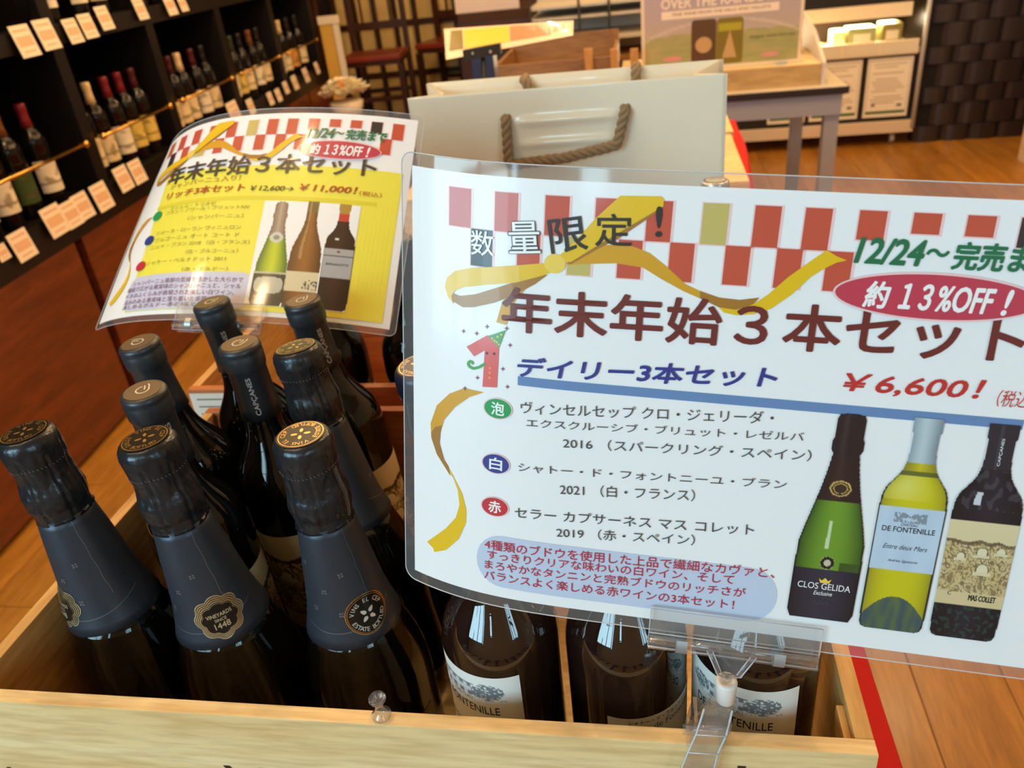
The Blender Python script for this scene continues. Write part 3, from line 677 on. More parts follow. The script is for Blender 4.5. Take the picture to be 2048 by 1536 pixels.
# push pin on the front rim
m_clear = clear_mat('clear_plastic', .975, .06, .05); m_steel = mat('steel', rgb(176, 182, 186), .4, metal=.6)
pp = at(763, 1436, Z=.915)
pn = thing('push_pin', (pp[0], pp[1]+.001, .9152), 'clear plastic push pin stuck in the front rim of the crate', 'push pin')
MB().lathe([(0, .0022), (.0006, .0056), (.0022, .0058), (.0034, .0034), (.009, .0024), (.0125, .0030), (.0140, .0048), (.0152, .0052), (.0164, .0046), (.0167, .0004)], 20).build('grip', m_clear, pn, False)
MB().tube([(0, 0, -.006), (0, 0, .0003)], .0005, 6).build('needle', m_steel, pn, False)

# ================================================================ laminated signs
v1 = nrm((-162, 5017, 1600)); u1 = nrm((9375, 782, -1600)); u1 = nrm(u1-v1*(u1@v1)); n1 = np.cross(u1, v1)
U1, V1, N1 = RC@u1, RC@v1, RC@n1
def S1(s, v, lift=0.0):
    u = s-.1145; t = max(0., -.02-u); c = 14.2*t**3; sl = -42.6*t*t
    n_ = nrm(N1-U1*sl) if t > 0 else N1
    return CAM+U1*u+V1*(v+.0205-.27*c)+N1*(.3525+c)-n_*lift
def rod(w):
    t = np.linalg.norm(w)+1e-12; k = w/t; K = np.array([[0, -k[2], k[1]], [k[2], 0, -k[0]], [-k[1], k[0], 0]])
    return np.eye(3)+sin(t)*K+(1-cos(t))*K@K
PH, K1, K2, K3 = .1626, 2.3257, -8.4471, 55.0384
R2 = RC@rod(np.array([-.3202, .1733, .0653])); O2 = CAM+RC@np.array([-.2444, -.161, .738])
_AA = np.linspace(-.26, .26, 521); _TH = K1*_AA+K2*_AA**2+K3*_AA**3
_X = np.concatenate([[0], np.cumsum((np.cos(_TH[1:])+np.cos(_TH[:-1]))/2*.001)]); _X -= np.interp(0, _AA, _X)
_Z = np.concatenate([[0], np.cumsum((np.sin(_TH[1:])+np.sin(_TH[:-1]))/2*.001)]); _Z -= np.interp(0, _AA, _Z)
def S2(s, v, lift=0.0):
    s = s-.15; v = v-.105; a = s*cos(PH)+v*sin(PH); b = -s*sin(PH)+v*cos(PH)
    x = np.interp(a, _AA, _X); z = np.interp(a, _AA, _Z); th = np.interp(a, _AA, _TH)
    nx_, nz_ = sin(th), -cos(th); x += nx_*lift; z += nz_*lift
    return R2@np.array([x*cos(PH)-b*sin(PH), x*sin(PH)+b*cos(PH), z])+O2
def tosheet(S, px, py, s=.15, v=.1):
    RT = RC.T; t = np.array([px, py], float)
    def pj(x):
        q = RT@(S(x[0], x[1])-CAM); return np.array([CX+FPX*q[0]/q[2], CY+FPX*q[1]/q[2]])
    x = np.array([s, v])
    for _ in range(40):
        f = pj(x); e = 1e-5; J = np.stack([(pj(x+(e, 0))-f)/e, (pj(x+(0, e))-f)/e], 1)
        dx = np.clip(np.linalg.solve(J, f-t), -.05, .05); x = x-dx
        if abs(dx).max() < 1e-6: break
    return x
a1 = lambda x, y: tosheet(S1, x, y)
a2 = lambda x, y: tosheet(S2, x, y)
W_, H_ = .297, .210
def ink(name, c): return mat('ink_'+name, rgb(*c), .35, coat=.35, coat_r=.10)
I_RED, I_GOLD, I_BLACK = ink('checker_red', (200, 84, 62)), ink('checker_gold', (200, 182, 104)), ink('black', (52, 46, 46))
I_Y1, I_Y2, I_Y3, I_Y4 = ink('ribbon_yellow', (234, 190, 26)), ink('ribbon_orange', (216, 158, 34)), ink('ribbon_brown', (168, 116, 44)), ink('ribbon_light', (240, 206, 84))
I_TIT, I_GRN, I_CRIM, I_WHT = ink('title_brown', (112, 44, 40)), ink('date_green', (28, 112, 74)), ink('crimson', (196, 62, 84)), ink('white', (246, 246, 246))
I_NAVY, I_BAR, I_TXT, I_PRICE = ink('navy', (52, 58, 140)), ink('bar_blue', (104, 138, 186)), ink('text_grey', (70, 74, 80)), ink('price_red', (200, 52, 48))
I_BOX, I_BTX, I_G, I_B, I_R = ink('box_blue', (196, 208, 230)), ink('box_text', (190, 48, 70)), ink('oval_green', (30, 156, 84)), ink('oval_navy', (50, 62, 140)), ink('oval_red', (200, 52, 62))
I_PINK = ink('halo_pink', (244, 206, 206)); I_NUM = ink('party_red', (224, 96, 90)); I_HAT = ink('hat_green', (80, 160, 84)); I_DOT = ink('dot_orange', (250, 140, 60)); I_STAR = ink('star_purple', (120, 60, 110))
I_YEL, I_YEL2, I_YTX, I_LBOX, I_LTX = ink('panel_yellow', (240, 228, 82)), ink('panel_yellow_deep', (228, 212, 60)), ink('olive_text', (150, 138, 60)), ink('lilac_box', (206, 204, 226)), ink('plum_text', (112, 66, 100))
I_GD2 = ink('dark_gold', (160, 110, 40)); I_RB = ink('red_brown', (176, 70, 44)); I_DK = ink('near_black', (46, 40, 36))
m_paper = bumpy(mat('laminated_paper', rgb(243, 243, 244), .35, coat=.35, coat_r=.10), 14, .06, .0008)
m_pouch = clear_mat('laminate_pouch', .92, .10, .05, .06)
m_pedge = mat('pale_edge_highlight', rgb(200, 205, 210), .2, spec=.8)  # pale colour standing in for light caught on clear plastic edges
def sheet_common(S, root):
    ns, nv = 72, 10; mb = MB()
    mb.add([S(W_*i/ns, H_*j/nv) for j in range(nv+1) for i in range(ns+1)], [(j*(ns+1)+i, j*(ns+1)+i+1, (j+1)*(ns+1)+i+1, (j+1)*(ns+1)+i) for j in range(nv) for i in range(ns)], 0, True)
    # back of the paper, so it has thickness
    k = len(mb.v); mb.add([S(W_*i/ns, H_*j/nv, -.0003) for j in range(nv+1) for i in range(ns+1)], [(j*(ns+1)+i, (j+1)*(ns+1)+i, (j+1)*(ns+1)+i+1, j*(ns+1)+i+1) for j in range(nv) for i in range(ns)], 0, True)
    mb.build('paper', m_paper, root)
    # clear pouch border with rounded corners
    B = .0058; rr = .006
    def loop(e, r):
        pts = []
        def seg(p, q, n):
            for i in range(n): pts.append((p[0]+(q[0]-p[0])*i/n, p[1]+(q[1]-p[1])*i/n))
        x0, y0, x1, y1 = -e, -e, W_+e, H_+e
        def arc(cx, cy, t0):
            for i in range(6): t = math.radians(t0+15*i); pts.append((cx+r*cos(t), cy+r*sin(t)))
        seg((x0+r, y0), (x1-r, y0), 60); arc(x1-r, y0+r, -90); seg((x1, y0+r), (x1, y1-r), 12); arc(x1-r, y1-r, 0)
        seg((x1-r, y1), (x0+r, y1), 60); arc(x0+r, y1-r, 90); seg((x0, y1-r), (x0, y0+r), 12); arc(x0+r, y0+r, 180)
        return pts
    lo, li = loop(B, rr), loop(0, 1e-6); n = len(lo); mb = MB()
    mb.add([S(*p) for p in li]+[S(*p) for p in lo], [(i, (i+1) % n, n+(i+1) % n, n+i) for i in range(n)], 0, True)
    mb.build('clear_border', m_pouch, root)
    mb = MB(); mb.tube([S(*p) for p in lo]+[S(*lo[0])], .00028, 6); mb.build('sealed_edge', m_pedge, root)
def checker(P):
    ss = [.0193, .0412, .0640, .0860, .1080, .1312, .1523, .1724, .1935, .2142, .2344, .2541, .2745]
    w = .0106; v0, v1_, v2 = .0066, .0238, .0405
    for i, s in enumerate(ss):
        m = I_GOLD if i == 5 else (I_BLACK if i == 11 else I_RED); b = v1_ if i < 8 or i == 12 else (.0185 if i in (8, 11) else .0150)
        P.rect(s-.0006, v0-.0004, s+w+.0012, b+.0006, I_PINK, 1); P.rect(s, v0, s+w, b, m, 2)
    for i, s in enumerate(ss[:-1]):
        t = s+w+.0003; m = I_BLACK if i in (0, 8) else (I_GOLD if i in (2, 10) else I_RED)
        a, b = v1_, v2
        if i == 8: a = .0355
        if i in (9,): a = .0385
        if i == 10: a = .0375
        P.rect(t-.0006, a-.0004, t+w+.0010, b+.0005, I_PINK, 1); P.rect(t, a, t+w-.0003, b, m, 2)
def conv(pts, ox, oy, sc): return [a1(ox+x/sc, oy+y/sc) for x, y in pts]
A_ = (820, 310, 3.303); B_ = (940, 380, 4.452); C_ = (1400, 310, 3.16); D_ = (820, 720, 2.767); E_ = (1500, 740, 2.56)
RIB = []
def rb(m, pts, fr, lv): RIB.append((m, conv(pts, *fr), lv))
rb(I_Y2, [(690, 870), (610, 970), (570, 1105), (640, 1122), (665, 1020), (700, 960), (760, 890), (900, 790), (860, 770)], A_, 3)
rb(I_Y3, [(270, 925), (285, 965), (350, 1005), (420, 1005), (560, 975), (700, 920), (830, 850), (910, 790), (800, 805), (640, 855), (560, 880), (430, 920), (330, 930), (290, 915)], A_, 4)
rb(I_Y1, [(900, 712), (600, 735), (400, 745), (300, 765), (245, 810), (232, 870), (252, 935), (290, 985), (275, 930), (300, 895), (360, 872), (500, 857), (700, 842), (880, 795), (930, 775)], A_, 5)
rb(I_Y2, [(860, 655), (1000, 585), (1200, 490), (1400, 482), (1600, 560), (1750, 680), (1920, 838), (2060, 905), (2060, 970), (1900, 900), (1700, 790), (1540, 690), (1300, 652), (1000, 658), (870, 668)], B_, 3)
rb(I_Y3, [(0, 858), (120, 900), (250, 915), (375, 900), (330, 950), (220, 978), (120, 962), (0, 905)], C_, 4)
rb(I_Y1, [(120, 962), (150, 995), (230, 1012), (340, 1005), (450, 970), (580, 880), (700, 770), (780, 720), (860, 680), (928, 665), (865, 640), (800, 600), (700, 668), (560, 768), (430, 880), (330, 945), (230, 978)], C_, 5)
rb(I_Y3, [(1722, 140), (1700, 175), (1340, 420), (1130, 530), (900, 660), (860, 650), (1100, 480), (1400, 330)], B_, 4)
rb(I_Y1, [(1340, 50), (1700, 55), (1728, 80), (1722, 145), (1400, 335), (1140, 490), (900, 640), (850, 640), (790, 590), (950, 440), (1120, 250)], B_, 5)
kn = a1(1110, 527); KN = [(kn[0]+.0048*cos(2*pi*i/20), kn[1]+.0044*sin(2*pi*i/20)) for i in range(20)]; RIB.append((I_Y4, KN, 6))
rb(I_Y2, [(300, 155), (220, 185), (150, 250), (115, 350), (118, 400), (135, 420), (175, 380), (190, 330), (250, 260), (330, 205), (410, 178)], D_, 3)
rb(I_Y3, [(118, 400), (120, 430), (150, 520), (200, 600), (225, 640), (215, 590), (190, 550), (165, 460), (170, 400), (178, 360), (140, 370)], D_, 4)
rb(I_Y1, [(200, 600), (240, 650), (265, 720), (275, 800), (255, 870), (200, 930), (95, 1005), (130, 1040), (135, 1062), (200, 1050), (270, 990), (310, 900), (312, 830), (290, 740), (240, 640), (205, 580)], D_, 3)
def ribbons(S, st, root):
    for part in (RIB[:9], RIB[9:]):
        P = Print(S, st)
        for m, pts, lv in part: P.poly(pts, m, lv)
        P.build('ribbon_print', root)
def headline(P, mt, faint=False):
    l0, r0, t0 = a1(1003, 672), a2(752, 351), a1(1030, 574)
    P.text('年末年始３本セット', (l0[0], .0690), (r0[0], .0662), .0690-t0[1], mt, .022, lv=8)
    l, t = a1(1706, 523), a1(1713, 470); r = a2(774, 279)
    P.text('12/24', (l[0], .0282), (a1(1845, 530)[0], .0282), .0110, I_GRN, .035, .2, lv=8)
    P.text('～', (a1(1850, 512)[0], .0238), (a1(1897, 514)[0], .0238), .0034, I_GRN, .08, 0, lv=8)
    P.text('完売まで', (a1(1899, 538)[0], .0286), (r[0], .0286), .0116, I_GRN, .030, .1, lv=8)
    el, er = a1(1669, 586), a2(762, 305); et, eb = a1(1870, 549), a1(1865, 638); ca = ((el[0]+er[0])/2, (et[1]+eb[1])/2)
    P.ellipse(ca[0], ca[1], (er[0]-el[0])/2+.0009, (eb[1]-et[1])/2+.0009, I_PINK, 9, 60); P.ellipse(ca[0], ca[1], (er[0]-el[0])/2, (eb[1]-et[1])/2, I_CRIM, 10, 60)
    l, r, t = a1(1722, 614), a1(2018, 626), a1(1736, 560)
    h = l[1]-t[1]; P.text('約', (l[0], l[1]), (l[0]+.0105, l[1]), h, I_WHT, .028, .15, lv=11)
    v_ = l[1]-.0003; P.text('１３', (l[0]+.0140, v_), (l[0]+.0270, v_), h*.97, I_WHT, .032, .2, lv=11); P.text('%OFF', (l[0]+.0285, v_), (r[0]-.0065, v_), h*.95, I_WHT, .026, .2, lv=11); P.text('!', (r[0]-.0035, v_), (r[0], v_), h*.95, I_WHT, .03, .2, lv=11)
def tri(P, txt, L, R, T, m, b=0.0, sh_=0.0, lv=8, a=a1):
    l, r, t = a(*L), a(*R), a(*T); P.text(txt, l, r, abs(l[1]-t[1]), m, b, sh_, lv)
def ovals(P):
    for (x, y, m, ch) in ((996, 817, I_G, '泡'), (992, 927, I_B, '白'), (990, 1013, I_R, '赤')):
        c = a1(x, y); P.ellipse(c[0], c[1], .0073, .0054, I_PINK, 5); P.ellipse(c[0], c[1], .0067, .0049, m, 6); P.text(ch, (c[0]-.0033, c[1]+.0033), (c[0]+.0033, c[1]+.0033), .0066, I_WHT, .02, lv=7)

# bottle pictures printed on the signs: outline from the true profile, shading as printed
def prof_r(prof, h):
    for (a, ra), (b, rb_) in zip(prof[:-1], prof[1:]):
        if a <= h <= b: return ra+(rb_-ra)*(h-a)/(b-a+1e-9)
    return 0
FULLC = [(0, .040), (.01, .0442), (.10, .0442), (.125, .0432), (.15, .038), (.18, .031), (.21, .0245), (.24, .0195), (.255, .0175), (.262, .0205), (.275, .0205), (.28, .0185), (.305, .0185), (.3125, .016), (.3132, .010)]
FULLB = BORD[:-1]+[(.262, .0143), (.282, .0145), (.2835, .0158), (.303, .0158)]
BURG = [(0, .038), (.01, .040), (.13, .040), (.15, .0392), (.17, .036), (.19, .030), (.21, .0235), (.235, .0165), (.27, .0145), (.29, .0145), (.291, .0155), (.30, .0155)]
def pic(prof, Htot, rmax, fc):
    def f(x, y):
        h = (1-y)*Htot; r = prof_r(prof, h); X = (x-.5)*2*rmax
        if abs(X) > r or r <= 0: return None
        return fc(X/r, h/Htot, X/rmax)
    return f
def pc_cava(t, h, X):
    e = abs(t)
    if h > .80: c = mixc((38, 30, 34), (66, 58, 62), max(0, 1-abs(t+.3)*3)*.6)
    elif h > .595: c = mixc((44, 30, 32), (70, 52, 52), max(0, 1-abs(t+.2)*2)*.5)
    elif h > .255:
        c = mixc((112, 152, 48), (48, 76, 30), e**2.2)
        if abs(t+.12) < .055 and .36 < h < .50: c = (196, 214, 170)
        if h < .30 and t > .35: c = (60, 84, 40)
        if ((X+.02)/.21)**2+((h-.29)/.032)**2 < 1:
            q = ((X+.02)/.21)**2+((h-.29)/.032)**2; c = (34, 28, 30) if .25 < q < .95 else (200, 196, 170)
    else: c = mixc((52, 50, 66), (30, 30, 40), e**2)
    if e > .93: c = mixc(c, (20, 20, 20), .5)
    q = (X/.30)**2+((h-.655)/.036)**2; q = q*(1-.12*abs(cos(4*math.atan2((h-.655)/.036, X/.30+1e-6))))
    if q < 1: c = (206, 170, 96) if q > .72 or .35 < q < .45 else (60, 44, 38)
    return c
def pc_font(t, h, X):
    e = abs(t)
    if h > .80: c = mixc((188, 204, 212), (128, 146, 156), abs(t+.15)**1.5)
    elif h > .765: c = mixc((206, 190, 40), (140, 132, 40), e)
    else:
        c = mixc((206, 196, 32), (150, 140, 40), e**3)
        if h > .63: c = mixc(c, (224, 216, 110), max(0, 1-math.hypot(t+.35, (h-.69)*8)))
        if h < .10+.07*(1-t*t*1.6): c = mixc((64, 84, 96), (90, 110, 70), .5+nz(X*5, h*9))
        if e > .93: c = (40, 52, 44)
        if .60 > h > .30 and e < .96:
            c = mixc((200, 218, 234), (180, 200, 224), .5+.5*nz(X*3, h*4))
            if .525 < h < .575 and .10 < abs(X) < .48 and nz(X*14, h*60) > -.2: c = (132, 146, 160)
            if .525 < h < .565 and abs(X) <= .10 and nz(X*30, h*60) > 0: c = (120, 130, 146)
    if .745 < h < .765: c = mixc(c, (60, 66, 50), .7)
    return c
def pc_mas(t, h, X):
    e = abs(t)
    c = mixc((40, 38, 50), (24, 24, 32), e)
    if h > .80: c = mixc((44, 42, 52), (70, 70, 84), .6 if abs(t+.1) < .12 else 0)
    if .62 < h < .80 and nz(X*6, h*24) > .15: c = mixc(c, (86, 86, 96), .5)
    if .64 < h < .70 and abs(t+.35) < .1: c = (206, 210, 220)
    if .565 > h > .165:
        y = (.565-h)/.40; c = sketch((X+1)/2, y); c = mixc(c, (220, 214, 186), .25)
    if h < .165 and nz(X*7, h*50) > .2: c = mixc(c, (44, 90, 70), .5)
    return c
def pc_s2a(t, h, X):
    e = abs(t)
    if h > .66: c = mixc((178, 160, 140), (120, 100, 84), e)
    elif h > .30: c = mixc((196, 206, 40), (60, 96, 30), e**1.6)
    else: c = (52, 54, 44)
    if ((X)/.42)**2+((h-.645)/.05)**2 < 1: c = (206, 206, 196) if ((X)/.42)**2+((h-.645)/.05)**2 > .25 else (140, 140, 120)
    if (X/.86)**4+((h-.19)/.075)**4 < 1: c = (190, 188, 170)
    if .30 < h < .315: c = (190, 186, 160)
    return c
def pc_s2b(t, h, X):
    c = mixc((150, 98, 40), (84, 52, 24), abs(t)**1.5)
    if h > .9: c = (120, 100, 50)
    if abs(t+.35) < .1 and h > .45: c = mixc(c, (206, 176, 130), .5)
    if .335 > h > .15: c = (220, 206, 170) if not (X > .1 and .17 < h < .26 and nz(X*9, h*40) > .15) else (70, 60, 50)
    return c
def pc_s2c(t, h, X):
    c = mixc((64, 40, 26), (44, 28, 20), abs(t))
    if h > .9: c = (176, 140, 60)
    elif h > .83: c = (196, 66, 56)
    if abs(h-.66) < .012 and abs(t+.25) < .12: c = (230, 226, 220)
    if .565 > h > .30 and abs(t) < .97:
        c = (172, 170, 172)
        if .492 < h < .502: c = (70, 56, 56)
        if abs(h-.54) < .012 and abs(X) < .1: c = (120, 60, 60)
    return c
m_pic = attr_mat('printed_picture', .35, .5, .09)
def bottle_pic(S, root, cx_px, top_px, bot_px, rad_m, prof, Ht, fc, afn, na, nb):
    t, b = afn(*top_px), afn(*bot_px); c = (t[0]+b[0])/2; rmax = max(p[1] for p in prof)
    f = pic(prof, Ht, rmax, fc); sk = (b[0]-t[0])
    fn = lambda a, v, l: S(a+(v-t[1])/(b[1]-t[1])*sk, v, l)
    return painted(fn, t[0]-rad_m, t[1], t[0]+rad_m, b[1], na, nb, f, .0008, m_pic, 'bottle_picture', root), (fn, t, b)

# ---- the big sign in front
mid1 = S1(.15, .21)
g1 = thing('laminated_sign', tuple(mid1), 'big white laminated sign with gold ribbon and price 6,600, over the nearest crate', 'sign', 'laminated sale signs')
sheet_common(S1, g1)
P = Print(S1, .00008); checker(P); P.build('checker_print', g1)
ribbons(S1, .00008, g1)
P = Print(S1, .00008); headline(P, I_TIT)
P.text('数', a1(943, 509), a1(989, 513), .0112, I_WHT, .006, lv=8)
P.text('量', a1(1018, 508), a1(1084, 507), .0145, I_BLACK, .035, lv=8); P.text('量', a1(1020, 507), a1(1082, 506), .0140, I_WHT, .006, lv=9)
P.text('限', a1(1103, 508), a1(1178, 499), .0150, I_DK, .012, lv=8); P.text('定', a1(1190, 492), a1(1264, 493), .0140, I_DK, .012, lv=8)
P.text('!', a1(1310, 474), a1(1324, 474), .0130, I_DK, .015, lv=8)
tri(P, 'デイリー3本セット', (1035, 753), (1553, 776), (1043, 713), I_NAVY, .03, .15)
tri(P, '￥6,600！', (1683, 786), (1965, 803), (1690, 744), I_PRICE, .025, .2)
e_ = a2(763, 396); l_ = a1(1990, 812); P.text('（税込）', (l_[0], l_[1]), (e_[0], l_[1]), .0075, I_PRICE, .0, .15, lv=8)
P.build('headline_lettering', g1)
P = Print(S1, .00008); q = a1(1036, 751); q2 = a1(1036, 770); P.rect(q[0], q[1]+.0002, .272, q2[1], I_BAR, 3)
for args in (('ヴィンセルセップ クロ・ジェリーダ・', (1042, 826), (1546, 848), (1044, 802)), ('エクスクルーシブ・ブリュット・レゼルバ', (1053, 853), (1607, 882), (1055, 836)),
             ('2016 （スパークリング・スペイン）', (1126, 896), (1621, 922), (1126, 874)), ('シャトー・ド・フォントニーユ・ブラン', (1037, 942), (1572, 978), (1037, 924)),
             ('2021 （白・フランス）', (1120, 989), (1389, 1002), (1121, 966)), ('セラー カプサーネス マス コレット', (1030, 1034), (1507, 1070), (1031, 1013)), ('2019 （赤・スペイン）', (1113, 1074), (1389, 1090), (1113, 1053))):
    tri(P, *args, I_TXT, -.004)
l, r, t, b = a1(954, 1110), a1(1556, 1178), a1(979, 1067), a1(1000, 1170)
P.rrect(l[0], t[1], r[0], b[1]+.001, (b[1]-t[1])*.49, I_BOX, 3)
for args in (('4種類のブドウを使用した上品で繊細なカヴァと、', (970, 1096), (1548, 1156), (971, 1076)), ('すっきりクリアな味わいの白ワイン、そして', (975, 1116), (1467, 1168), (976, 1098)),
             ('まろやかなタンニンと完熟ブドウのリッチさが', (970, 1135), (1490, 1194), (970, 1117)), ('バランスよく楽しめる赤ワインの3本セット！', (969, 1156), (1467, 1218), (970, 1138))):
    tri(P, *args, I_BTX, .004)
ovals(P); P.build('body_lettering', g1)
P = Print(S1, .00008)
P.poly(conv([(375, 1265), (510, 1190), (590, 1260), (575, 1535), (480, 1530), (495, 1290), (425, 1330)], *A_), I_NUM, 4)
P.poly(conv([(515, 1195), (635, 1155), (590, 1272)], *A_), I_HAT, 5)
for (x_, y_) in ((545, 1210), (580, 1200), (575, 1235), (560, 1225), (605, 1185), (590, 1250)): c_ = conv([(x_, y_)], *A_)[0]; P.ellipse(c_[0], c_[1], .0005, .0005, I_Y4, 6, 8, None)
for (x_, y_) in ((530, 1405), (530, 1437), (528, 1470)): c_ = conv([(x_, y_)], *A_)[0]; P.ellipse(c_[0], c_[1], .0007, .0007, I_DOT, 6, 8, None)
for (x_, y_) in ((510, 1308), (558, 1312)): c_ = conv([(x_, y_)], *A_)[0]; P.ellipse(c_[0], c_[1], .0006, .0007, I_DK, 6, 8, None)
P.line(conv([(500, 1375), (460, 1400), (420, 1410), (390, 1395), (385, 1370), (405, 1360), (420, 1380)], *A_), .0013, I_HAT, 6)
for (x_, y_) in ((355, 1163), (442, 1178), (510, 1133), (640, 1145), (662, 1255), (615, 1412), (447, 1470), (645, 1530), (365, 1540)):
    c_ = conv([(x_, y_)], *A_)[0]; P.poly([(c_[0]+(.0013 if k % 2 == 0 else .0004)*cos(k*pi/4), c_[1]+(.0013 if k % 2 == 0 else .0004)*sin(k*pi/4)) for k in range(8)], I_STAR, 6, None)
P.build('party_number_print', g1)
_, (fn_, t_, b_) = bottle_pic(S1, g1, 0, (1706, 827), (1636, 1236), .0148, FULLC, .3132, pc_cava, a1, 84, 240)
P = Print(lambda a, b, l: fn_(a, b, l+.0008), .00008); cx_ = t_[0]; hh = b_[1]-t_[1]
P.text('CLOS GELIDA', (cx_-.0118, t_[1]+hh*.845), (cx_+.0118, t_[1]+hh*.845), .0033, I_WHT, .0, lv=2); P.text('Exclusive', (cx_-.0042, t_[1]+hh*.875), (cx_+.0042, t_[1]+hh*.875), .0022, I_WHT, 0, .3, lv=2)
P.poly([(cx_-.0028, t_[1]+hh*.79), (cx_-.0014, t_[1]+hh*.80), (cx_, t_[1]+hh*.785), (cx_+.0014, t_[1]+hh*.80), (cx_+.0028, t_[1]+hh*.79), (cx_+.002, t_[1]+hh*.812), (cx_-.002, t_[1]+hh*.812)], I_Y4, 2, None)
P.text('CAVA', (cx_-.0035, t_[1]+hh*.925), (cx_+.0035, t_[1]+hh*.925), .002, I_TXT, 0, lv=2)
P.build('picture_lettering', g1)
_, (fn_, t_, b_) = bottle_pic(S1, g1, 0, (1859, 836), (1777, 1258), .0142, FULLB, .303, pc_font, a1, 80, 240)
P = Print(lambda a, b, l: fn_(a, b, l+.0008), .00008); cx_ = t_[0]; hh = b_[1]-t_[1]
P.text('CHATEAU', (cx_-.0035, t_[1]+hh*.488), (cx_+.0035, t_[1]+hh*.488), .0014, I_TXT, 0, lv=2); P.text('DE FONTENILLE', (cx_-.0112, t_[1]+hh*.518), (cx_+.0112, t_[1]+hh*.518), .0026, I_DK, .01, lv=2)
P.text('Entre deux Mers', (cx_-.0095, t_[1]+hh*.60), (cx_+.0095, t_[1]+hh*.60), .0024, I_TXT, 0, .4, lv=2); P.text('Andrieu Signatures', (cx_-.0065, t_[1]+hh*.665), (cx_+.0065, t_[1]+hh*.665), .0018, I_TXT, 0, .5, lv=2)
P.build('picture_lettering', g1)
_, (fn_, t_, b_) = bottle_pic(S1, g1, 0, (2010, 848), (1920, 1275), .0142, FULLB, .303, pc_mas, a1, 80, 240)
P = Print(lambda a, b, l: fn_(a, b, l+.0008), .00008); cx_ = t_[0]; hh = b_[1]-t_[1]
P.text('MAS COLLET', (cx_-.0005, t_[1]+hh*.808), (cx_+.0110, t_[1]+hh*.808), .0030, I_DK, .03, lv=2); P.text('C', (cx_-.0095, t_[1]+hh*.79), (cx_-.008, t_[1]+hh*.79), .0018, I_DK, 0, lv=2)
P2 = Print(lambda a, b, l: fn_(cx_+.0012+b, t_[1]-a, l+.0008), .00008); P2.text('CAPÇANES', (-hh*.18, 0), (-hh*.06, 0), .0014, I_WHT, 0, lv=2, down=True)
P.build('picture_lettering', g1); P2.build('picture_lettering', g1)

# ---- the yellow sign behind
mid2 = S2(.15, .21)
g2 = thing('laminated_sign', tuple(mid2), 'curling laminated sign with yellow panel and price 11,000, behind the bottles', 'sign', 'laminated sale signs')
sheet_common(S2, g2)
P = Print(S2, .00016); checker(P); P.build('checker_print', g2)
ribbons(S2, .00016, g2)
P = Print(S2, .00016); headline(P, ink('title_dark', (80, 66, 58)))
tl, tr, br = a2(341, 350), a2(805, 358), a2(768, 648); y0 = (tl[1]+tr[1])/2
P.rect(tl[0]-.002, y0, tr[0], br[1], I_YEL, 3, .004)
P.rect(tl[0]-.002, a2(500, 392)[1], tr[0]-.02, a2(500, 399)[1], I_YEL2, 4, .004)
w0, w1 = a2(531, 402), a2(691, 626); P.rect(w0[0], w0[1], a2(724, 404)[0], w1[1], I_WHT, 5, .004)
b0, b1, b2_ = a2(272, 556), a2(497, 566), a2(240, 627); P.rrect(b0[0]-.004, b0[1], b1[0]+.002, b2_[1], .010, I_LBOX, 4, .004)
T2 = lambda *a_, **k_: tri(P, *a_, a=a2, **k_)
def t2(txt, L, R, T, m, b=0.0, sh_=0.0):
    l, r, t = a2(*L), a2(*R), a2(*T); v = (l[1]+r[1])/2; P.text(txt, (l[0], v), (r[0], v), abs(l[1]-t[1]), m, b, sh_, lv=8)
t2('シャンパーニュ入り！', (342, 380), (480, 365), (342, 370), I_GD2); t2('リッチ3本セット', (334, 400), (489, 387), (336, 386), I_RB, .02, .1)
t2('￥12,600→', (500, 386), (587, 384), (500, 374), I_DK, .01, .15); t2('￥11,000！', (598, 387), (714, 389), (598, 371), I_RB, .025, .15); t2('（税込）', (718, 394), (763, 396), (718, 384), I_RB)
c1x = lambda x, y: (180+x/3.268, 210+y/3.268)
for (s_, L, R, h) in (('ミシェル・トリオゼ', (530, 690), (820, 665), 24), ('ブラン・ノワール・ブリュットNV', (500, 715), (1040, 698), 24), ('（シャンパーニュ）', (640, 755), (1000, 745), 28),
                      ('ドメーヌ・ローラン ヴィニュロン', (440, 855), (985, 822), 26), ('ブルゴーニュ オート コート ド', (425, 900), (975, 872), 26), ('ニュイ・ブラン 2018 （白・フランス）', (400, 950), (1040, 920), 26), ('（白・ブルゴーニュ）', (625, 978), (965, 970), 28),
                      ('シャトー・ベルナドット 2011', (370, 1052), (885, 1030), 26), ('（赤・ボルドー）', (600, 1095), (900, 1085), 28)):
    t2(s_, c1x(*L), c1x(*R), c1x(L[0], L[1]-h), I_YTX, -.002)
for (s_, L, R, h) in (('シャンパーニュ南部の気候を活かした大らかで', (285, 1190), (1000, 1168), 30), ('繊細で広がる果実味のシャンパーニュと、シャル', (250, 1230), (985, 1212), 30), ('ドネのふくらみが表現された美しい白ワイン、', (240, 1272), (940, 1252), 30),
                      ('深みのある果実味と落ち着いた余韻が', (225, 1312), (800, 1292), 30), ('楽しめるボルドー赤の3本セット！', (215, 1345), (800, 1325), 28)):
    t2(s_, c1x(*L), c1x(*R), c1x(L[0], L[1]-h), I_LTX)
for (x, y, m) in ((316, 433, I_G), (299.5, 482, I_B), (282.5, 533.5, I_R)):
    c = a2(x, y); P.ellipse(c[0], c[1], .0064, .0052, m, 6)
P.build('body_lettering', g2)
c2x = lambda x, y: (480+x/3.268, 210+y/3.268)
bottle_pic(S2, g2, 0, c2x(283, 634), c2x(160, 1312), .0150, FULLC, .3132, pc_s2a, a2, 40, 110)
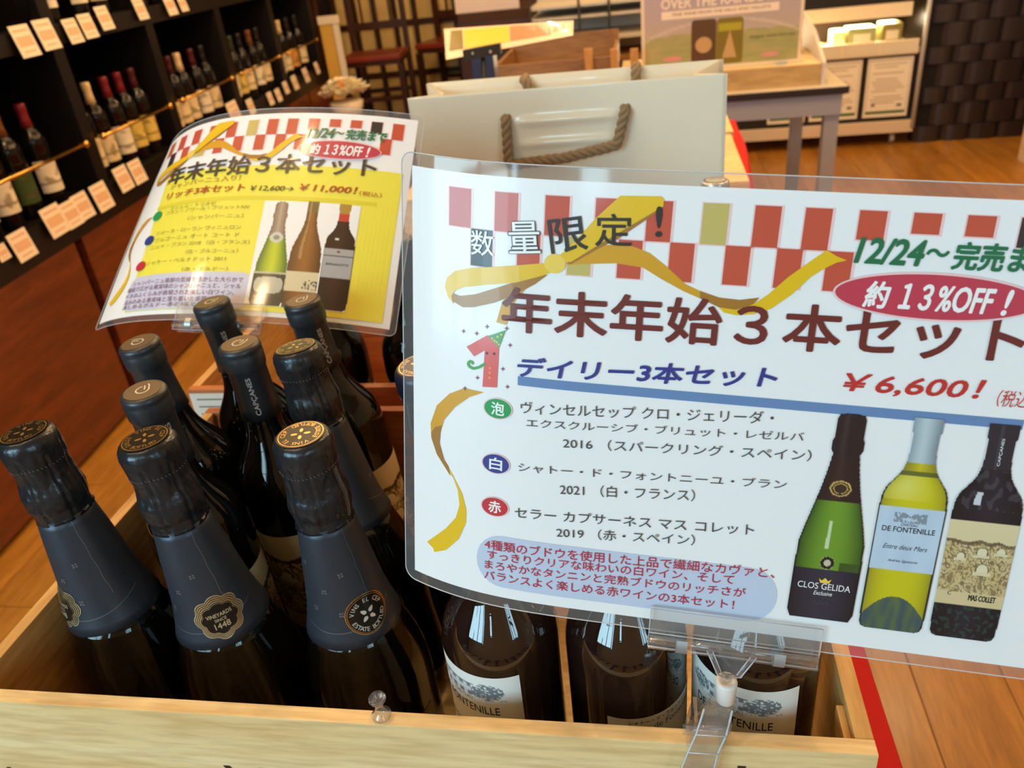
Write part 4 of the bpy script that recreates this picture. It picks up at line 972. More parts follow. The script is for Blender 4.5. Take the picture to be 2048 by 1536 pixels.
bottle_pic(S2, g2, 0, c2x(488, 634), c2x(372, 1330), .0148, BURG, .30, pc_s2b, a2, 40, 110)
_, (fn_, t_, b_) = bottle_pic(S2, g2, 0, c2x(695, 652), c2x(590, 1345), .0136, FULLB, .303, pc_s2c, a2, 40, 110)
P = Print(lambda a, b, l: fn_(a, b, l+.0008), .0001); hh = b_[1]-t_[1]; P.text('BERNADOTTE', (t_[0]-.010, t_[1]+hh*.59), (t_[0]+.010, t_[1]+hh*.59), .0022, I_DK, 0, lv=2); P.build('picture_lettering', g2)

# ---- clear sign clips
def clip(S, U, V, N, s0, s1, v0, v1_, root, arm=True, springs=(.2, .77)):
    """two clear jaws gripping the sheet's lower edge, hinge pins, springs and a fan-shaped neck"""
    mb = MB(); c = (s0+s1)/2
    def P_(s, v, n): return S(c, v)+U*(s-c)-N*n
    def slab(sa, sb, va, vb, na, nb, mi=0): mb.obox(P_((sa+sb)/2, (va+vb)/2, (na+nb)/2), U, V, N, abs(sb-sa)/2, abs(vb-va)/2, abs(nb-na)/2, mi)
    slab(s0, s1, v0, v1_-.004, .0016, .0030)
    for (p, q) in (((s0, v0), (s1, v0)), ((s1, v0), (s1, v1_)), ((s1, v1_), (s0, v1_)), ((s0, v1_), (s0, v0)), ((s0, v1_-.008), (s1, v1_-.008))):
        mb.tube([P_(p[0], p[1], .0031), P_(q[0], q[1], .0031)], .00028, 6, 1)  # thin pale tubes imitating bright highlights along the jaw's outline
    mb.build('front_jaw', [m_clear, m_pedge], root)
    mb = MB(); slab(s0+.001, s1-.001, v0+.006, v1_, -.0042, -.0026); mb.build('back_jaw', m_clear, root)
    mb = MB(); vm = v1_-.0055
    mb.tube([P_(s0+.0005, vm, .0050), P_(s1-.0005, vm, .0050)], .0022, 12); slab(s0, s1, v1_-.004, v1_-.001, .0036, .0062); mb.build('hinge_bar', m_clear, root)
    for f in springs:
        mb = MB(); s = s0+(s1-s0)*f; w = (s1-s0)*.033
        pts = [P_(s, vm+.0052*sin(t), .0050+.0042*cos(t)) for t in np.linspace(-.7, 3.6, 10)]
        vs = []
        for p in pts: vs += [p-U*w, p+U*w]
        mb.add(vs, [(2*i, 2*i+1, 2*i+3, 2*i+2) for i in range(len(pts)-1)], 0, True); mb.build('spring', m_steel, root)
    return P_, vm
sL, sR = a1(1296, 1280), a1(1632, 1325); vT = a1(1300, 1207)[1]; vB = a1(1292, 1284)[1]
cl = thing('sign_clip', (0, 0, 0), 'clear plastic clip on the crate rim gripping the big white sign', 'clip', 'clear plastic sign clips')
ball = at(1452, 1376, Y=.288); rim = at(1405, 1498, Z=.915); cl.location = (rim[0], .2875, .915)
P_, vm = clip(S1, U1, V1, N1, sL[0], sR[0], vT, vB, cl)
sc_ = (sL[0]+sR[0])/2
mb = MB(); topc = P_(sc_, vm+.002, .0045); bl = np.array(ball)
for sg in (-1, 1):
    q0 = topc+U1*sg*.0105; q1 = topc+U1*sg*.0045+V1*.0125; q2 = bl+np.array((0, 0, .0085)); mb.tube([q0, q1, q2], .0011, 8, rad=[.0013, .0013, .0016])
mb.obox(topc+V1*.0065-N1*.0, U1, V1, N1, .0065, .0065, .0007); mb.sphere(bl+np.array((0, 0, .0075)), .0028)
for sg in (-1, 1):
    mb.tube([topc+U1*sg*.0118-N1*.001, topc+U1*sg*.0056+V1*.0125-N1*.001, bl+np.array((sg*.001, -.001, .0090))], .00035, 6, 1); mb.tube([topc+U1*sg*.0090-N1*.001, topc+U1*sg*.0036+V1*.0115-N1*.001], .00030, 6, 1)  # pale lines added as edge highlights on the neck
mb.build('neck', [m_clear, m_pedge], cl)
m_milky = mat('milky_plastic', rgb(238, 232, 226), .35, spec=.6)
mb = MB().lathe([(-.0095, .0038), (-.0085, .0048), (.0045, .0056), (.0060, .0052), (.0055, .0030), (.0040, .0006)], 24, tuple(bl), 0); mb.build('ball_socket', m_milky, cl)
# two-arm grip closing on the front board
gx = rim[0]; mb = MB()
def arm(pts, w, t, m_=0):
    vs = []; fs = []
    for i, (y, z, x) in enumerate(pts):
        a_, b_ = np.array(pts[max(0, i-1)]), np.array(pts[min(len(pts)-1, i+1)]); tg = nrm((b_[0]-a_[0], b_[1]-a_[1])); ny, nz_ = -tg[1], tg[0]
        for (sx, st) in ((-1, -1), (1, -1), (1, 1), (-1, 1)): vs.append((x+sx*w[i]/2, y+ny*st*t/2, z+nz_*st*t/2))
    for i in range(len(pts)-1):
        for k in range(4): fs.append((i*4+k, i*4+(k+1) % 4, (i+1)*4+(k+1) % 4, (i+1)*4+k))
    fs += [(3, 2, 1, 0), tuple(len(vs)-4+k for k in range(4))]; mb.add(vs, fs, m_)
bx = ball[0]
arm([(.2795, .884, gx-.006), (.2765, .902, gx-.003), (.2770, .918, gx), (.2790, .930, gx+.004), (.2835, .944, bx-.004)], [.019, .017, .015, .015, .014], .0022)
arm([(.3000, .886, gx-.002), (.2985, .902, gx), (.2960, .918, gx+.002), (.2910, .932, gx+.006), (.2870, .946, bx-.001)], [.016, .015, .015, .015, .013], .0022)
mb.tube([(gx-.010, .2865, .9215), (gx+.013, .2865, .9215)], .0028, 12); mb.tube([(gx-.009, .2800, .9310), (gx+.014, .2800, .9310)], .0018, 10)
for sg in (-1, 1): mb.obox((gx+.003+sg*.0085, .2865, .928), (1, 0, 0), (0, 1, 0), nrm((.2, 0, 1)), .0010, .008, .010)
for pts, wd in ((((.2783, .884, gx-.006), (.2753, .902, gx-.003), (.2758, .918, gx), (.2778, .930, gx+.004), (.2823, .944, bx-.004)), (.019, .017, .015, .015, .014)),):
    for sg in (-1, 1): mb.tube([(p[2]+sg*w_/2, p[0], p[1]) for p, w_ in zip(pts, wd)], .0006, 6, 1)  # painted edge highlights down the front arm
    for k_ in (1, 2, 3): mb.tube([(pts[k_][2]-wd[k_]/2, pts[k_][0]-.0006, pts[k_][1]), (pts[k_][2]+wd[k_]/2, pts[k_][0]-.0006, pts[k_][1])], .0004, 6, 1)  # same imitated highlights, running across the arm
mb.build('rim_grip', [m_clear, m_pedge], cl)
# clip of the yellow sign
e1, e2 = a2(356, 640), a2(524, 655); U2 = nrm(S2(.18, .20)-S2(.12, .20)); V2 = nrm(S2(.15, .205)-S2(.15, .15)); N2 = np.cross(U2, V2)
cb = thing('sign_clip', (-.402, .628, .915), 'clear plastic clip behind the back-row bottles gripping the yellow sign', 'clip', 'clear plastic sign clips')
P_, vm = clip(S2, U2, V2, N2, e1[0], e2[0], a2(360, 608)[1], a2(430, 664)[1], cb)
mb = MB(); q0 = P_((e1[0]+e2[0])/2, vm, .004); mb.tube([q0, (q0+np.array((-.402, .628, .935)))/2, (-.402, .628, .925)], .003, 10); mb.box(-.412, -.392, .6195, .6225, .895, .925); mb.box(-.412, -.392, .6335, .6365, .895, .925); mb.box(-.412, -.392, .6195, .6365, .922, .927)
mb.build('rim_grip', m_clear, cb)

# ================================================================ paper bag
m_bag = bumpy(mat('bag_paper_gloss', rgb(240, 232, 208), .30, coat=.7, coat_r=.07), 7, .25, .006, 2)
m_rope = bumpy(mat('bag_rope', rgb(146, 122, 92), .85), 300, .6, .001)
bx0, bx1, by0, by1, bz0, bz1 = -.292, .092, 1.005, 1.105, TZ+.001, 1.134
bg_ = thing('paper_bag', ((bx0+bx1)/2, 1.05, bz0), 'glossy cream paper carrier bag with brown rope handles, standing behind the crates', 'bag')
def panel(name, p00, p10, p11, p01, nu, nv, bulge, nrm_, m_):
    p00, p10, p11, p01 = map(np.array, (p00, p10, p11, p01)); vs = []
    for j in range(nv+1):
        for i in range(nu+1):
            a_, b_ = i/nu, j/nv; p = p00*(1-a_)*(1-b_)+p10*a_*(1-b_)+p11*a_*b_+p01*(1-a_)*b_
            w_ = bulge*(sin(pi*a_)*sin(pi*b_)+.5*nz(a_*2.5+3, b_*3, 1.0)*sin(pi*a_))
            if name == 'front_panel':
                for (zc, am) in ((1.096, .0042), (1.069, .0028)):
                    w_ += am*math.exp(-((p[2]-zc)/.005)**2)*max(0, 1-abs((p[0]+.098)/.066)**6)
            vs.append(p+np.array(nrm_)*w_)
    mb = MB().add(vs, [(j*(nu+1)+i, j*(nu+1)+i+1, (j+1)*(nu+1)+i+1, (j+1)*(nu+1)+i) for j in range(nv) for i in range(nu)], 0, True)
    o = mb.build(name, m_, bg_); md = o.modifiers.new('thickness', 'SOLIDIFY'); md.thickness = .0008; return o
panel('front_panel', (bx0, by0, bz0), (bx1, by0, bz0), (bx1, by0, bz1), (bx0, by0, bz1), 60, 150, .006, (0, -1, 0), m_bag)
panel('back_panel', (bx0, by1, bz0), (bx1+.004, by1, bz0), (bx1+.004, by1+.004, bz1), (bx0, by1+.004, bz1), 30, 30, .005, (0, 1, 0), m_bag)
ym = (by0+by1)/2
for (xx, sg, nm_) in ((bx0, 1, 'side_gusset'), (bx1, -1, 'side_gusset')):
    panel(nm_, (xx, by0, bz0), (xx+sg*.002, ym, bz0), (xx+sg*.035, ym, bz1-.006), (xx, by0, bz1), 10, 16, .001, (-sg, 0, 0), m_bag)
    panel(nm_, (xx+sg*.002, ym, bz0), (xx, by1, bz0), (xx, by1, bz1), (xx+sg*.035, ym, bz1-.006), 10, 16, .001, (-sg, 0, 0), m_bag)
MB().box(bx0+.002, bx1-.002, by0+.002, by1-.002, bz0, bz0+.002).build('bottom_panel', m_bag, bg_)
def rope(name, pts, yy):
    # sample a rounded path and wind three strands round it
    pts = [np.array(p) for p in pts]; path = []
    for i in range(len(pts)-1):
        for t in np.linspace(0, 1, 26, endpoint=False): path.append(pts[i]*(1-t)+pts[i+1]*t)
    path.append(pts[-1])
    for _ in range(3): path = [path[0]]+[(path[i-1]+path[i]*2+path[i+1])/4 for i in range(1, len(path)-1)]+[path[-1]]
    fine = []; L = 0
    d_ = [0]
    for i in range(1, len(path)): d_.append(d_[-1]+np.linalg.norm(path[i]-path[i-1]))
    n_ = int(d_[-1]/.0012); arr = np.array(path); ss = np.linspace(0, d_[-1], n_); fine = [np.array([np.interp(s, d_, arr[:, k]) for k in range(3)]) for s in ss]
    mb = MB()
    for st in range(3):
        q = []
        for i, s in enumerate(ss):
            t = nrm(fine[min(i+1, n_-1)]-fine[max(i-1, 0)]); a_ = np.array((0, -1, 0.)); b_ = nrm(np.cross(t, a_)); ph = s/.030*2*pi+st*2*pi/3
            q.append(fine[i]+a_*cos(ph)*.0034+b_*sin(ph)*.0034)
        mb.tube(q, .0034, 8)
    return mb.build(name, m_rope, bg_)
hl, hr = at(1010, 234, Y=.998), at(1250, 214, Y=.998); kl, kr = at(1018, 330, Y=.992), at(1234, 290, Y=.992); km = at(1130, 316, Y=.990)
rope('rope_handle', [(hl[0], 1.008, hl[2]), (hl[0]+.0005, .998, hl[2]-.004), kl, km, kr, (hr[0], .998, hr[2]-.004), (hr[0], 1.008, hr[2])], 0)
h2 = at(1272, 150, Y=1.1); rope('rope_handle', [(h2[0], 1.110, h2[2]+.012), (h2[0], 1.098, h2[2]+.006), (h2[0]-.002, 1.092, h2[2]-.03), (h2[0]-.05, 1.09, h2[2]-.07), (h2[0]-.10, 1.092, h2[2]-.06), (h2[0]-.145, 1.098, h2[2]+.004), (h2[0]-.146, 1.11, h2[2]+.008)], 0)

# ================================================================ background: table with poster
def slab(x0, y0, x1, y1, Y, dep):
    """box whose front at depth Y spans two photo points; returns extents"""
    p, q = at(x0, y0, Y=Y), at(x1, y1, Y=Y); return (min(p[0], q[0]), max(p[0], q[0]), Y, Y+dep, min(p[2], q[2]), max(p[2], q[2]))
m_gm = mat('grey_metal', rgb(166, 170, 178), .5); m_dk = mat('table_edge_dark', rgb(44, 34, 32), .5); m_tt = mat('table_top_white', rgb(210, 200, 180), .5)
t2_ = thing('side_table', (.2, 3.6, 0), 'white metal side table with dark-edged top, carrying the rainbow poster', 'table')
MB().box(-.55, .718, 3.16, 3.98, .676, .700, bev=.002).build('table_top', m_dk, t2_); MB().box(-.545, .713, 3.165, 3.975, .7001, .702).build('top_sheet', m_tt, t2_)
MB().box(-.53, .70, 3.18, 3.20, .60, .6755).build('apron', m_gm, t2_); MB().box(.68, .70, 3.205, 3.94, .60, .6755).build('apron', m_gm, t2_)
for (x_, y_) in ((.674, 3.225), (.674, 3.935), (-.505, 3.225), (-.505, 3.935)): MB().box(x_-.026, x_+.026, y_-.026, y_+.026, 0, .6755 if y_ > 3.5 else .5999, bev=.002).build('leg', m_gm, t2_)
m_tan = wood('tan_box', rgb(186, 150, 92), rgb(204, 170, 112), stretch=(1, 5, 5), scale=2)
bxp = thing('display_box', (.3, 3.4, .7021), 'low tan wooden display box with white sides on the side table, under the poster', 'box')
MB().box(-.10, .628, 3.22, 3.232, .7021, .775).build('front_board', m_tan, bxp)
MB().box(-.10, .628, 3.68, 3.69, .7021, .775).build('back_board', m_tan, bxp)
MB().box(-.10, .628, 3.2325, 3.6795, .755, .775).build('lid', mat('box_lid_cream', rgb(224, 206, 166), .5), bxp)
mb = MB(); mb.add([(.6285, 3.215, .7021), (.6285, 3.69, .7021), (.6285, 3.69, .90), (.6285, 3.45, .86), (.6285, 3.215, .78), (.640, 3.215, .7021), (.640, 3.69, .7021), (.640, 3.69, .90), (.640, 3.45, .86), (.640, 3.215, .78)],
       [(0, 1, 2, 3, 4), (9, 8, 7, 6, 5), (0, 4, 9, 5), (4, 3, 8, 9), (3, 2, 7, 8), (2, 1, 6, 7), (1, 0, 5, 6)]); mb.build('side_board', mat('box_white', rgb(214, 210, 206), .5), bxp)
pb = MB().box(.50, .60, 3.50, 3.60, .7751, .83).build('carton', wood('carton_tan', rgb(190, 140, 70), rgb(206, 158, 88), stretch=(1, 3, 3))); place_origin(pb, (.55, 3.55, .7751)); setp(pb, 'small tan carton on the display box, beside the rainbow poster', 'box')
# poster on two feet
pl_, pr2, ptop, pbot = at(1284, 140, Y=3.30)[0], at(1600, 128, Y=3.30)[0], 1.06, .776
po = thing('rainbow_poster', ((pl_+pr2)/2, 3.30, .7751), 'landscape poster headed OVER THE RAINBOW with two bottles over green fields', 'poster')
m_pp = mat('poster_frame_cream', rgb(232, 212, 182), .4)
MB().box(pl_, pr2, 3.298, 3.306, pbot, ptop).build('backing_board', m_pp, po)
def rainbow(x, y):
    c = mixc((176, 160, 170), (190, 176, 150), y*1.4)
    if y > .56+.03*nz(x*6, 1): c = mixc((156, 160, 96), (176, 166, 110), .5+nz(x*9, y*16))
    r_ = math.hypot((x-.5)/.75, (y-1.25)/.85)
    if .98 < r_ < 1.02: c = mixc(c, (226, 206, 190), .5)
    return c
fnp = lambda a, b, l: (a, 3.2978-l, b)
painted(fnp, pl_+.012, ptop-.01, pr2-.012, pbot+.012, 70, 50, rainbow, .0002, attr_mat('poster_print', .4, .3), 'landscape_print', po)
P = Print(fnp, .0004); q0, q1 = at(1322, 20, Y=3.298), at(1555, 4, Y=3.298); mW = ink('poster_white', (244, 226, 200)); mB = ink('poster_brown', (92, 66, 36)); mP = ink('poster_pink', (214, 150, 140)); mO = ink('poster_olive', (130, 112, 34))
P.text('OVER THE RAINBOW', (q0[0], q0[2]-.001), (q1[0]+.004, q0[2]-.001), .036, mW, .03, lv=2, down=False)
q0, q1 = at(1323, 40, Y=3.298), at(1558, 20, Y=3.298); P.rect(q0[0], q0[2]-.002, q1[0], q0[2]+.026, mW, 2)
P.text('FINE WINE FROM THE HILLS AND VALLEYS', (q0[0]+.04, q0[2]+.009), (q1[0]-.03, q0[2]+.009), .010, mB, 0, lv=3, down=False)
for (xa, ya, xb, yb, m_) in ((1383, 36, 1431, 124, mB), (1434, 32, 1484, 124, mO)):
    u_, w_ = at(xa, ya+5, Y=3.298), at(xb, yb, Y=3.298); P.rrect(u_[0], w_[2], w_[0], u_[2], .012, m_, 2); cx_ = (u_[0]+w_[0])/2; cz = (u_[2]+w_[2])/2-.012
    if m_ is mB: P.ellipse(cx_, cz, .030, .028, ink('flower_tan', (196, 160, 104)), 3)
    else: P.poly([(cx_-.026, w_[2]+.02), (cx_+.026, w_[2]+.02), (cx_, cz+.05)], ink('flower_tan', (196, 160, 104)), 3); P.rect(u_[0]+.006, u_[2]-.045, w_[0]-.006, u_[2]-.018, ink('lime', (176, 166, 40)), 3)
for (xa, ya, n_) in ((1345, 118, .07), (1540, 108, .07)): u_ = at(xa, ya, Y=3.298); P.ellipse(u_[0], u_[2], n_/2, .009, mP, 3)
P.text('Organic white and rose', at(1500, 78, Y=3.298)[[0, 2]], (at(1590, 70, Y=3.298)[0], at(1500, 78, Y=3.298)[2]), .012, mB, 0, lv=3, down=False)
P.build('poster_lettering', po)
MB().box(pl_+.05, pl_+.09, 3.27, 3.34, .7752, .7768).build('foot', m_steel, po); MB().box(pr2-.09, pr2-.05, 3.27, 3.34, .7752, .7768).build('foot', m_steel, po)

# ---- refrigerated case
m_fw = mat('fridge_white', rgb(222, 206, 186), .4); m_fd = mat('fridge_dark', rgb(34, 26, 22), .5); m_ch = mat('chrome', rgb(222, 230, 236), .35, metal=0.35)
fx0, fx1, fy = -.15, 1.505, 5.0
fr_ = thing('refrigerated_case', (.7, 5.3, 0), 'open refrigerated display case with lit shelf and three white notices on its dark front', 'refrigerator')
MB().box(fx0, fx1-.012, fy+.03, 5.65, .14, .50).build('lower_body', m_fd, fr_); MB().box(fx0, fx1, fy, 5.65, .075, .1395, bev=.004).build('base_rail', m_fw, fr_)
MB().box(fx0, fx1-.03, fy+.005, fy+.025, .50, .575).build('price_rail', mat('price_rail_white', rgb(240, 226, 196), .4), fr_)
for i in range(9): MB().box(fx1-.03-.20*(i+1)+.004, fx1-.035-.20*i, fy+.002, fy+.0048, .507, .57).build('price_strip', m_white, fr_)
MB().box(fx0, fx1-.012, fy+.03, 5.45, .5005, .53).build('well_shelf', m_fw, fr_); MB().box(fx0, fx1-.012, 5.46, 5.65, .5005, 1.5).build('back_panel', m_fd, fr_)
MB().box(fx0, fx1-.06, fy+.12, 5.45, .70, .72).build('upper_shelf', m_fw, fr_); MB().box(fx0, fx1-.06, fy+.10, fy+.118, .685, .755).build('price_rail', mat('price_rail_white', rgb(240, 226, 196), .4), fr_)
MB().box(fx0, fx1, fy+.0, 5.65, 1.45, 1.55).build('canopy', m_fw, fr_)
MB().tube([(fx1-.006, fy, .10), (fx1-.006, fy, 1.45)], .012, 10).build('edge_post', m_ch, fr_); MB().box(fx1-.006, fx1+.002, fy+.015, 5.65, .14, 1.45).build('side_panel', m_fd, fr_)
MB().box(fx0+.02, fx1-.1, 5.18, 5.22, .678, .699).build('strip_lamp', mat('strip_lamp_glow', rgb(255, 226, 170), .5, emit=(1.0, .74, .40, 1), estr=9.0), fr_)
for x_ in (fx0+.1, fx1-.09):
    MB().tube([(x_-.012, 5.08, .03), (x_+.012, 5.08, .03)], .028, 14).build('caster', m_ch, fr_)
area_light('case_lamp_light', (.7, 5.24, .665), (.7, 5.15, .5), 1.4, .05, 20, (1.0, .80, .52))
m_note = mat('notice_paper', rgb(244, 238, 226), .5); m_ng = mat('notice_green', rgb(64, 112, 62), .5); m_nb = mat('notice_line', rgb(178, 166, 146), .6)
for i, (xa, ya, xb, yb) in enumerate(((1830, 112, 1728, 237), (1724, 122, 1618, 247), (1616, 133, 1533, 254))):
    p, q = at(xa, ya, Y=5.0), at(xb, yb, Y=5.0); x1_, x0_ = (1.463, 1.225) if i == 0 else ((1.195, .93) if i == 1 else ((.905, .695)))
    z1_, z0_ = .485, .165; mb = MB().box(x0_, x1_, 5.018, 5.0215, z0_, z1_, 0)
    mb.box(x0_+.012, x1_-.012, 5.0174, 5.0178, z0_+.018, z0_+.034, 1)
    for e_ in ((x0_+.01, x0_+.013, z0_+.03, z1_-.012), (x1_-.013, x1_-.01, z0_+.03, z1_-.012), (x0_+.01, x1_-.01, z1_-.014, z1_-.011)): mb.box(e_[0], e_[1], 5.0174, 5.0178, e_[2], e_[3], 2)
    for j in range(14):
        if j in (2, 4, 10): continue
        mb.box(x0_+.03+.01*(j % 3), x1_-.03-.015*((j*7) % 4), 5.0174, 5.0178, z1_-.035-j*.016, z1_-.030-j*.016, 2)
    mb.box(x0_+.04, x0_+.06, 5.0174, 5.0178, z0_+.06, z0_+.075, 3); mb.box(x1_-.06, x1_-.035, 5.0174, 5.0178, z0_+.055, z0_+.07, 3)
    o = mb.build('notice_sheet', [m_note, m_ng, m_nb, m_grey]); place_origin(o, ((x0_+x1_)/2, 5.02, z0_))
    setp(o, ('white notice sheet with green foot on the case front, next to the chrome edge', 'white notice sheet with green foot on the case front, the middle of three', 'white notice sheet with green foot on the case front, seen through the side table legs')[i], 'notice', 'notices on the refrigerated case')
gl_ = [('pale green salad pack', (150, 160, 110), 1.20, .15, .11), ('cream cheese box', (240, 224, 170), 1.08, .07, .10), ('olive green salad pack', (140, 130, 70), 1.36, .11, .12), ('orange snack pack', (230, 150, 60), .97, .09, .03), ('white snack tray', (236, 220, 190), .84, .10, .03), ('amber jar pack', (220, 170, 80), .70, .09, .04), ('yellow cheese wedge pack', (236, 206, 110), .55, .1, .05), ('dark chocolate box', (80, 50, 36), .40, .1, .07)]
for (nm_, c_, x_, w_, h_) in gl_:
    mb = MB(); mb.box(x_-w_/2, x_+w_/2, 5.12, 5.26, .5302, .53+h_, bev=min(.012, h_*.3)); mb.box(x_-w_*.3, x_+w_*.3, 5.1185, 5.1198, .5302+h_*.3, .53+h_*.7, 1)
    o = mb.build('food_pack', [mat('pack_'+nm_.split()[0]+nm_.split()[1], rgb(*c_), .35), m_white]); place_origin(o, (x_, 5.19, .5302)); setp(o, nm_+' on the lit shelf of the refrigerated case', 'food pack', 'food packs in the refrigerated case')

# ---- woven partition
m_wv = mat('woven_dark', rgb(46, 38, 40), .36, coat=.3); m_wv2 = mat('woven_backing', rgb(14, 11, 12), .7)
wp = thing('woven_partition', (1.95, 5.2, 0), 'dark brown basket-weave partition panel beside the refrigerated case', 'partition')
MB().box(1.52, 2.42, 5.06, 5.12, 0, 2.2).build('backing_panel', m_wv2, wp)
def strip(w, h, d):
    mb = MB(); n_ = 6; vs = []
    for i in range(n_+1):
        a_ = i/n_; y_ = -d*sin(pi*a_)**.35+.002; vs += [(w*(a_-.5), y_-.001, -h/2), (w*(a_-.5), y_-.001, h/2), (w*(a_-.5), .004, -h/2), (w*(a_-.5), .004, h/2)]
    fs = []
    for i in range(n_):
        k = i*4; fs += [(k, k+4, k+5, k+1), (k+1, k+5, k+7, k+3), (k, k+2, k+6, k+4)]
    return mb.add(vs, fs, 0, False).mesh('weave_strip', m_wv)
st_t, st_s = strip(.146, .118, .020), strip(.146, .088, .020)
z_ = .06; j = 0
while z_ < 1.35:
    hh_ = .122 if j % 2 else .092
    for i in range(-1, 6):
        x_ = 1.60+.1525*i+(.076 if j % 2 else 0)
        if x_ < 1.60 or x_ > 2.35: continue
        link('weave_strip', st_t if j % 2 else st_s, wp, (x_-1.95, 5.054-5.2, z_+hh_/2-.06))
    z_ += hh_; j += 1
rt = thing('white_cabinet', (2.25, 4.3, 0), 'white cabinet corner just showing past the woven partition', 'cabinet')
q = at(2034, 320, Z=0); MB().box(q[0], 2.9, 3.6, q[1], .001, 1.0, bev=.004).build('body', m_fw, rt); MB().box(q[0]-.01, 2.9, 3.59, q[1]+.01, 1.0005, 1.03, bev=.003).build('counter_top', m_fw, rt)

# ---- wooden crate shelf and pieces behind the bag
m_cr = wood('old_crate_wood', rgb(132, 92, 48), rgb(166, 122, 70), stretch=(1, 6, 6), scale=2.5)
wc = thing('slatted_crate', (-.3, 3.45, .7021), 'brown wooden tray crate standing on the side table, behind the cream bag', 'crate')
MB().box(-.58, -.115, 3.22, 3.235, .7021, .86, bev=.002).build('front_board', m_cr, wc); MB().box(-.58, -.115, 3.70, 3.715, .7021, .90, bev=.002).build('back_board', m_cr, wc)
for x_ in (-.58, -.13): MB().box(x_, x_+.015, 3.2355, 3.6995, .7021, .86, bev=.002).build('side_board', m_cr, wc)
MB().box(-.564, -.131, 3.236, 3.699, .7021, .712).build('base_board', m_cr, wc)
m_peg = wood('peg_wood', rgb(196, 138, 60), rgb(214, 160, 84), stretch=(5, 5, 1))
for i, px_ in enumerate((1176, 1228, 1268)):
    a_ = at(px_-7, 130, Y=3.19); b_ = at(px_+8, 98, Y=3.19); mb = MB().box(a_[0], b_[0], 3.200, 3.2195, .7021, b_[2], bev=.002)
    o = mb.build('wooden_peg_sign', m_peg); place_origin(o, ((a_[0]+b_[0])/2, 3.21, .7021)); setp(o, 'small light wood tag on end against the tray crate, %s one above the bag' % ('first', 'second', 'third')[i], 'tag', 'light wood tags on the side table')
# shelving with glass and thin black rods
m_lt = mat('pale_board', rgb(196, 186, 168), .4)
gs = thing('rod_shelf', (-.3, 4.3, 0), 'open shelf unit of pale boards on thin black rods behind the tray crate', 'shelf')
for z_ in (.70, .80, .905, .955): MB().box(-.56, .12, 4.25, 4.60, z_, z_+.012 if z_ > .85 else z_+.02).build('shelf_board', m_lt if z_ > .75 else m_cr, gs)
MB().box(-.56, .12, 4.605, 4.62, .60, 1.2).build('back_board', m_lt, gs)
for x_ in (-.318, -.174, -.555, .115): MB().tube([(x_, 4.235, 0), (x_, 4.235, 1.25)], .006, 8).build('rod', m_blk, gs)
MB().box(-.56, .12, 4.27, 4.58, .001, .69).build('lower_cabinet', m_wall, gs)
# tilted sign, farther down the room
A4 = [at(892, 119, Y=1.86), at(1146, 70, Y=1.93), at(1147, 41, Y=2.06), at(888, 58, Y=2.0)]
ts = thing('tilted_sign', tuple((A4[0]+A4[1])/2), 'laminated sign lying tilted back on a black stand, yellow and red-brown panels', 'sign', 'laminated sale signs')
def qf(a, b, l): 
    p = A4[0]*(1-a)*(1-b)+A4[1]*a*(1-b)+A4[2]*a*b+A4[3]*(1-a)*b; n_ = nrm(np.cross(A4[1]-A4[0], A4[3]-A4[0])); return p+n_*l+np.array((0, 0, .02))*sin(pi*a)*0
P = Print(qf, .0006); P.rect(0, 0, 1, 1, mat('sign_cream', rgb(238, 214, 184), .35, coat=.5), 0, .1)
P.poly([(.03, .25), (.14, .25), (.14, .92), (.05, .92)], ink('olive', (120, 104, 30)), 1, None); P.rect(.15, .25, .50, .92, ink('sign_yellow', (226, 196, 40)), 1, .1); P.rect(.505, .25, .83, .92, ink('sign_brick', (200, 124, 84)), 1, .1); P.rect(.84, .35, .95, .85, ink('olive', (120, 104, 30)), 1, .1)
P.text('SALE SET', (.03, .08), (.45, .08), .06, mB, 0, lv=2, down=False) if False else None
sp = P.build('printed_face', ts); sp.modifiers.new('thickness', 'SOLIDIFY').thickness = .0008
mc = (A4[0]+A4[1])/2; c0 = at(962, 110, Y=1.85)
MB().obox((c0[0], 1.87, c0[2]+.004), nrm(A4[1]-A4[0]), (0, 1, 0), (0, 0, 1), .042, .008, .011).build('stand_clip', m_can, ts)
MB().tube([(c0[0], 1.83, .9215), (c0[0], 1.87, c0[2]-.005)], .005, 8).build('stand_rod', m_can, ts)
for x_ in (-.02, .02): MB().sphere((c0[0]+x_, 1.858, c0[2]+.004), .003).build('rivet', m_steel, ts)
q = at(965, 130, Y=2.2); nb_ = MB().box(q[0]-.03, q[0]+.03, 2.2, 2.26, TZ+.001, q[2]+.035, bev=.003).build('navy_carton', mat('navy_card', rgb(34, 36, 66), .3)); place_origin(nb_, (q[0], 2.23, TZ)); setp(nb_, 'tall narrow navy carton on the red cloth, below the tilted sign', 'box')
# white card hanging at the far end
p0, p1 = at(912, 28, Y=4.9), at(1040, 28, Y=4.9)
nb_ = MB().box(p0[0], p1[0], 4.9, 4.904, p0[2], p0[2]+.30).build('white_board', mat('board_white', rgb(226, 206, 196), .5)); place_origin(nb_, ((p0[0]+p1[0])/2, 4.9, p0[2])); setp(nb_, 'plain white board standing on the dark counter above the tilted sign', 'board')
ct = thing('dark_counter', (-.8, 5.2, 0), 'low dark brown counter at the far end, carrying the white board', 'counter')
MB().box(-1.05, -.60, 4.86, 5.5, .001, p0[2]-.001, bev=.004).build('body', m_wall, ct)
MB().box(-1.06, -.59, 4.853, 4.8598, .05, p0[2]-.05).build('front_panel', wood('dark_panel', rgb(56, 28, 22), rgb(74, 38, 28), stretch=(6, 6, 1)), ct)

